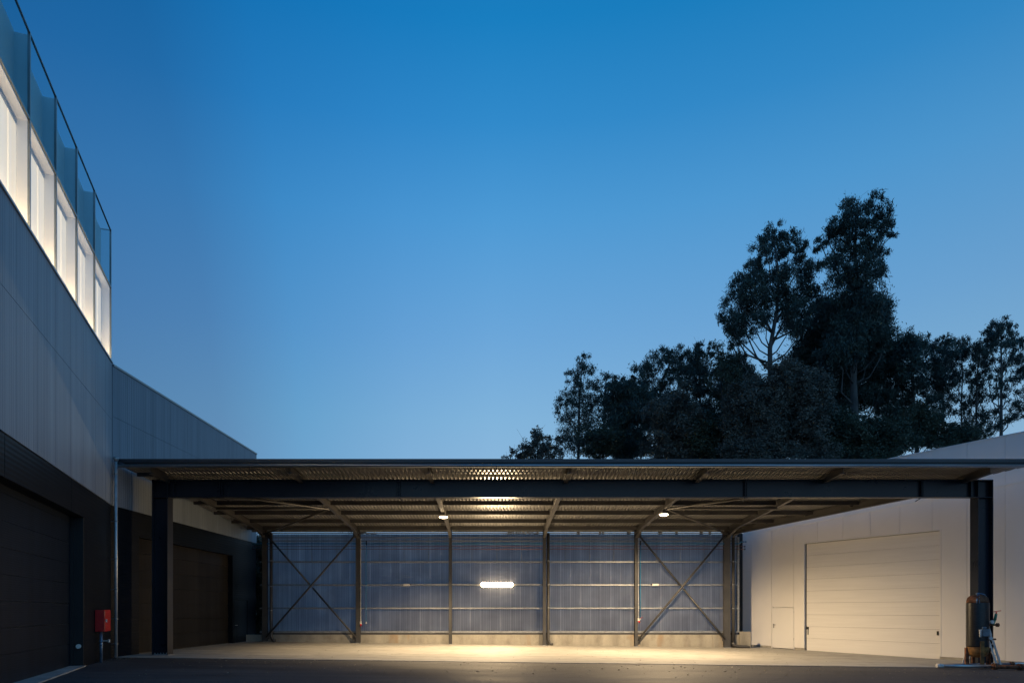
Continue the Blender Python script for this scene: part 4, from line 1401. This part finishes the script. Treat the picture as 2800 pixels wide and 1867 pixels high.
tree('shrub', 'large dull brown shrub below the crowns of the two tallest trees', 43, blob(1270, 1050, 90, 110, 20, 44) + blob(1400, 990, 75, 120, 18, 42) + blob(1330, 890, 55, 80, 10, 38) + [(x_, 1180 + 25 * (k_ % 2), 40) for k_, x_ in enumerate(range(1200, 1480, 30))] + [(1260, 820, 40), (1300, 850, 44), (1210, 900, 40)], [(1330, 1230), (1330, 1000), (1300, 860)], GS, **SH)
tree('shrub', 'dark low shrub at the foot of the pale bare trunk', 44, blob(1520, 1120, 110, 90, 18, 44) + [(x_, 1185 + 25 * (k_ % 2), 36) for k_, x_ in enumerate(range(1430, 1780, 32))], [(1520, 1230), (1520, 1100)], GS, **{**SH, 'leafm': 'leaf_shrub'})
tree('shrub', 'dark undergrowth shrub beside the point where the white roofline starts', 44, blob(1720, 1130, 120, 80, 18, 42), [(1720, 1230), (1720, 1100)], GS, **{**SH, 'leafm': 'leaf_shrub', 'per': 600})
tree('shrub', 'leafy shrub filling the gap between the rounded tree and brownish shrub', 44, blob(960, 1140, 110, 80, 18, 42), [(960, 1230), (960, 1100)], GS, **{**SH, 'leafm': 'leaf_shrub'})
tree('shrub', 'round bushy shrub alone at the far left of the tree line', 46, [(200, 1120, 26), (180, 1145, 34), (225, 1150, 30), (150, 1175, 34), (200, 1185, 40), (240, 1190, 34), (120, 1205, 30), (165, 1215, 36), (270, 1180, 24), (285, 1130, 16), (300, 1150, 22), (260, 1215, 34)], [(195, 1240), (195, 1150)], GS, **{**SH, 'per': 650})
tree('shrub', 'almost bare twiggy shrub poking over the roof left of the round bush', 46, [(60, 1215, 20), (90, 1200, 20), (40, 1225, 14), (110, 1185, 16)], [(75, 1240), (75, 1215)], GS, **{**SH, 'per': 240, 'twigs': 9})
tree('eucalyptus_tree', 'bushy eucalyptus filling the low space left of the broad second tallest tree', 49, blob(1075, 880, 75, 100, 14, 44) + blob(1100, 1060, 80, 90, 10, 46), [(1090, 1220), (1088, 1000), (1080, 820)], GE, per=480, r0=.15)
tree('shrub', 'dark undergrowth shrub under the leaning eucalyptus at the white roofline', 46, blob(1880, 1090, 90, 70, 16, 38), [(1880, 1230), (1880, 1080)], GS, **{**SH, 'leafm': 'leaf_shrub', 'per': 520})
tree('shrub', 'dark undergrowth shrub low between the thin stems far along the white roofline', 46, blob(2060, 1125, 110, 40, 14, 34), [(2060, 1230), (2060, 1110)], GS, **{**SH, 'leafm': 'leaf_shrub', 'per': 420})
tree('shrub', 'leafy shrub at the foot of the wispy thin eucalyptus', 47, blob(460, 1150, 90, 55, 14, 36), [(470, 1240), (470, 1140)], GS, **{**SH, 'leafm': 'leaf_shrub', 'per': 520})
# below the roof line, seen through the gap under the eaves and through the translucent wall
gaps = [(-22.5, 43.5, 4.6, 'dark bush behind the end of the black wing'), (-16, 42.0, 5.6, 'dark ivy clad bush in the slot between wing and screen wall'), (-14.0, 40.4, 5.9, 'tall dark bush against the left end of the screen wall'),
        (-9.0, 47, 6.7, 'dark bush seen over the wall behind the left crossed braces'), (-3.2, 44, 5.3, 'dark bush seen over the wall near the left lit lamp'), (2.0, 43, 6.4, 'dark bush seen over the wall above the lit tube lamp')]
for x, y, h, lb in gaps:
    px = x / y * 1867 * 1.622
    lo = []
    for k in range(44 if -17 < x < -12 else 22):
        a = random.uniform(0, 6.28); kk = math.sqrt(random.random())
        zz = random.uniform(.4, h)
        lo.append((px + math.cos(a) * kk * 1.9 / y * 1867 * 1.622 * (1 - .5 * zz / h), (1168 - (zz - E) / y * 1867) * 1.622, 44))
    tree('shrub', lb, y, lo, [(px, 1168 * 1.622 + 60), (px, (1168 - (h * .7 - E) / y * 1867) * 1.622)], GS, **{**SH, 'leafm': 'leaf_shrub', 'per': 900 if -17 < x < -12 else 420, 'depth': .9, 'L': .14, 'W': .07})

# ------------------------------------------------------------------ sky and light
wd = bpy.data.worlds.new('World')
scene.world = wd
wd.use_nodes = True
nt = wd.node_tree
bg = nt.nodes['Background']
tc = N(nt, 'ShaderNodeTexCoord')
sp = N(nt, 'ShaderNodeSeparateXYZ')
nt.links.new(tc.outputs['Generated'], sp.inputs[0])
rp = N(nt, 'ShaderNodeValToRGB')
rp.color_ramp.interpolation = 'LINEAR'
SKY = [(0.0, (.33, .50, .70)), (.12, (.30, .49, .715)), (.267, (.215, .447, .70)), (.37, (.145, .378, .688)), (.4965, (.072, .318, .659)), (.58, (.028, .25, .590)),
       (.655, (.007, .205, .522)), (.8, (.004, .13, .37)), (1.0, (.003, .09, .27))]
rp.color_ramp.elements[0].position = SKY[0][0]; rp.color_ramp.elements[0].color = (*SKY[0][1], 1)
rp.color_ramp.elements[1].position = SKY[1][0]; rp.color_ramp.elements[1].color = (*SKY[1][1], 1)
for p, c in SKY[2:]:
    e = rp.color_ramp.elements.new(p); e.color = (*c, 1)
nt.links.new(sp.outputs['Z'], rp.inputs['Fac'])
# the west, to the right, is still brighter than the east
ad = N(nt, 'ShaderNodeMapRange')
ad.inputs['From Min'].default_value = -.6; ad.inputs['From Max'].default_value = .6
ad.inputs['To Min'].default_value = 0; ad.inputs['To Max'].default_value = 1
nt.links.new(sp.outputs['X'], ad.inputs['Value'])
az = N(nt, 'ShaderNodeValToRGB')
az.color_ramp.elements[0].color = (.34, .44, .55, 1)
az.color_ramp.elements[1].color = (.92, .90, .88, 1)
for p_, c_ in ((.2, (.48, .57, .66)), (.283, (.60, .78, .86)), (.4, (.86, .92, .96)), (.5, (1, 1, 1)), (.75, (.98, .96, .95))):
    e = az.color_ramp.elements.new(p_); e.color = (*c_, 1)
nt.links.new(ad.outputs['Result'], az.inputs['Fac'])
grad = mixc(nt, rp.outputs['Color'], az.outputs['Color'], 1., 'MULTIPLY')
sk = N(nt, 'ShaderNodeTexSky', sky_type='NISHITA')
sk.sun_disc = False
sk.sun_elevation = R(-2.5); sk.sun_rotation = R(60)
sky = mixc(nt, grad, sk.outputs['Color'], .05, 'ADD')
nt.links.new(sky, bg.inputs['Color'])
bg.inputs['Strength'].default_value = 1.0
sun = bpy.data.lights.new('Sun', 'SUN')
sun.energy = .02; sun.angle = R(20); sun.color = (1, .85, .7)
so = bpy.data.objects.new('Sun', sun); COL.objects.link(so)
so.rotation_euler = (R(80), 0, R(-60))

# ------------------------------------------------------------------ camera and render
cam = bpy.data.cameras.new('Camera')
co = bpy.data.objects.new('Camera', cam); COL.objects.link(co)
co.location = (0, 0, E)
co.rotation_euler = (R(90), 0, 0)
cam.sensor_width = 36
cam.lens = 1867 / 2800 * 36
cam.shift_x = 50 / 2800
cam.shift_y = (1668 - 933.5) / 2800
cam.clip_end = 2000
scene.camera = co
scene.view_settings.view_transform = 'Standard'
scene.view_settings.look = 'None'
scene.view_settings.exposure = 0
scene.view_settings.gamma = 1
scene.render.engine = 'CYCLES'
scene.cycles.use_denoising = True
scene.cycles.max_bounces = 8
scene.cycles.transparent_max_bounces = 16
scene.cycles.sample_clamp_indirect = 6
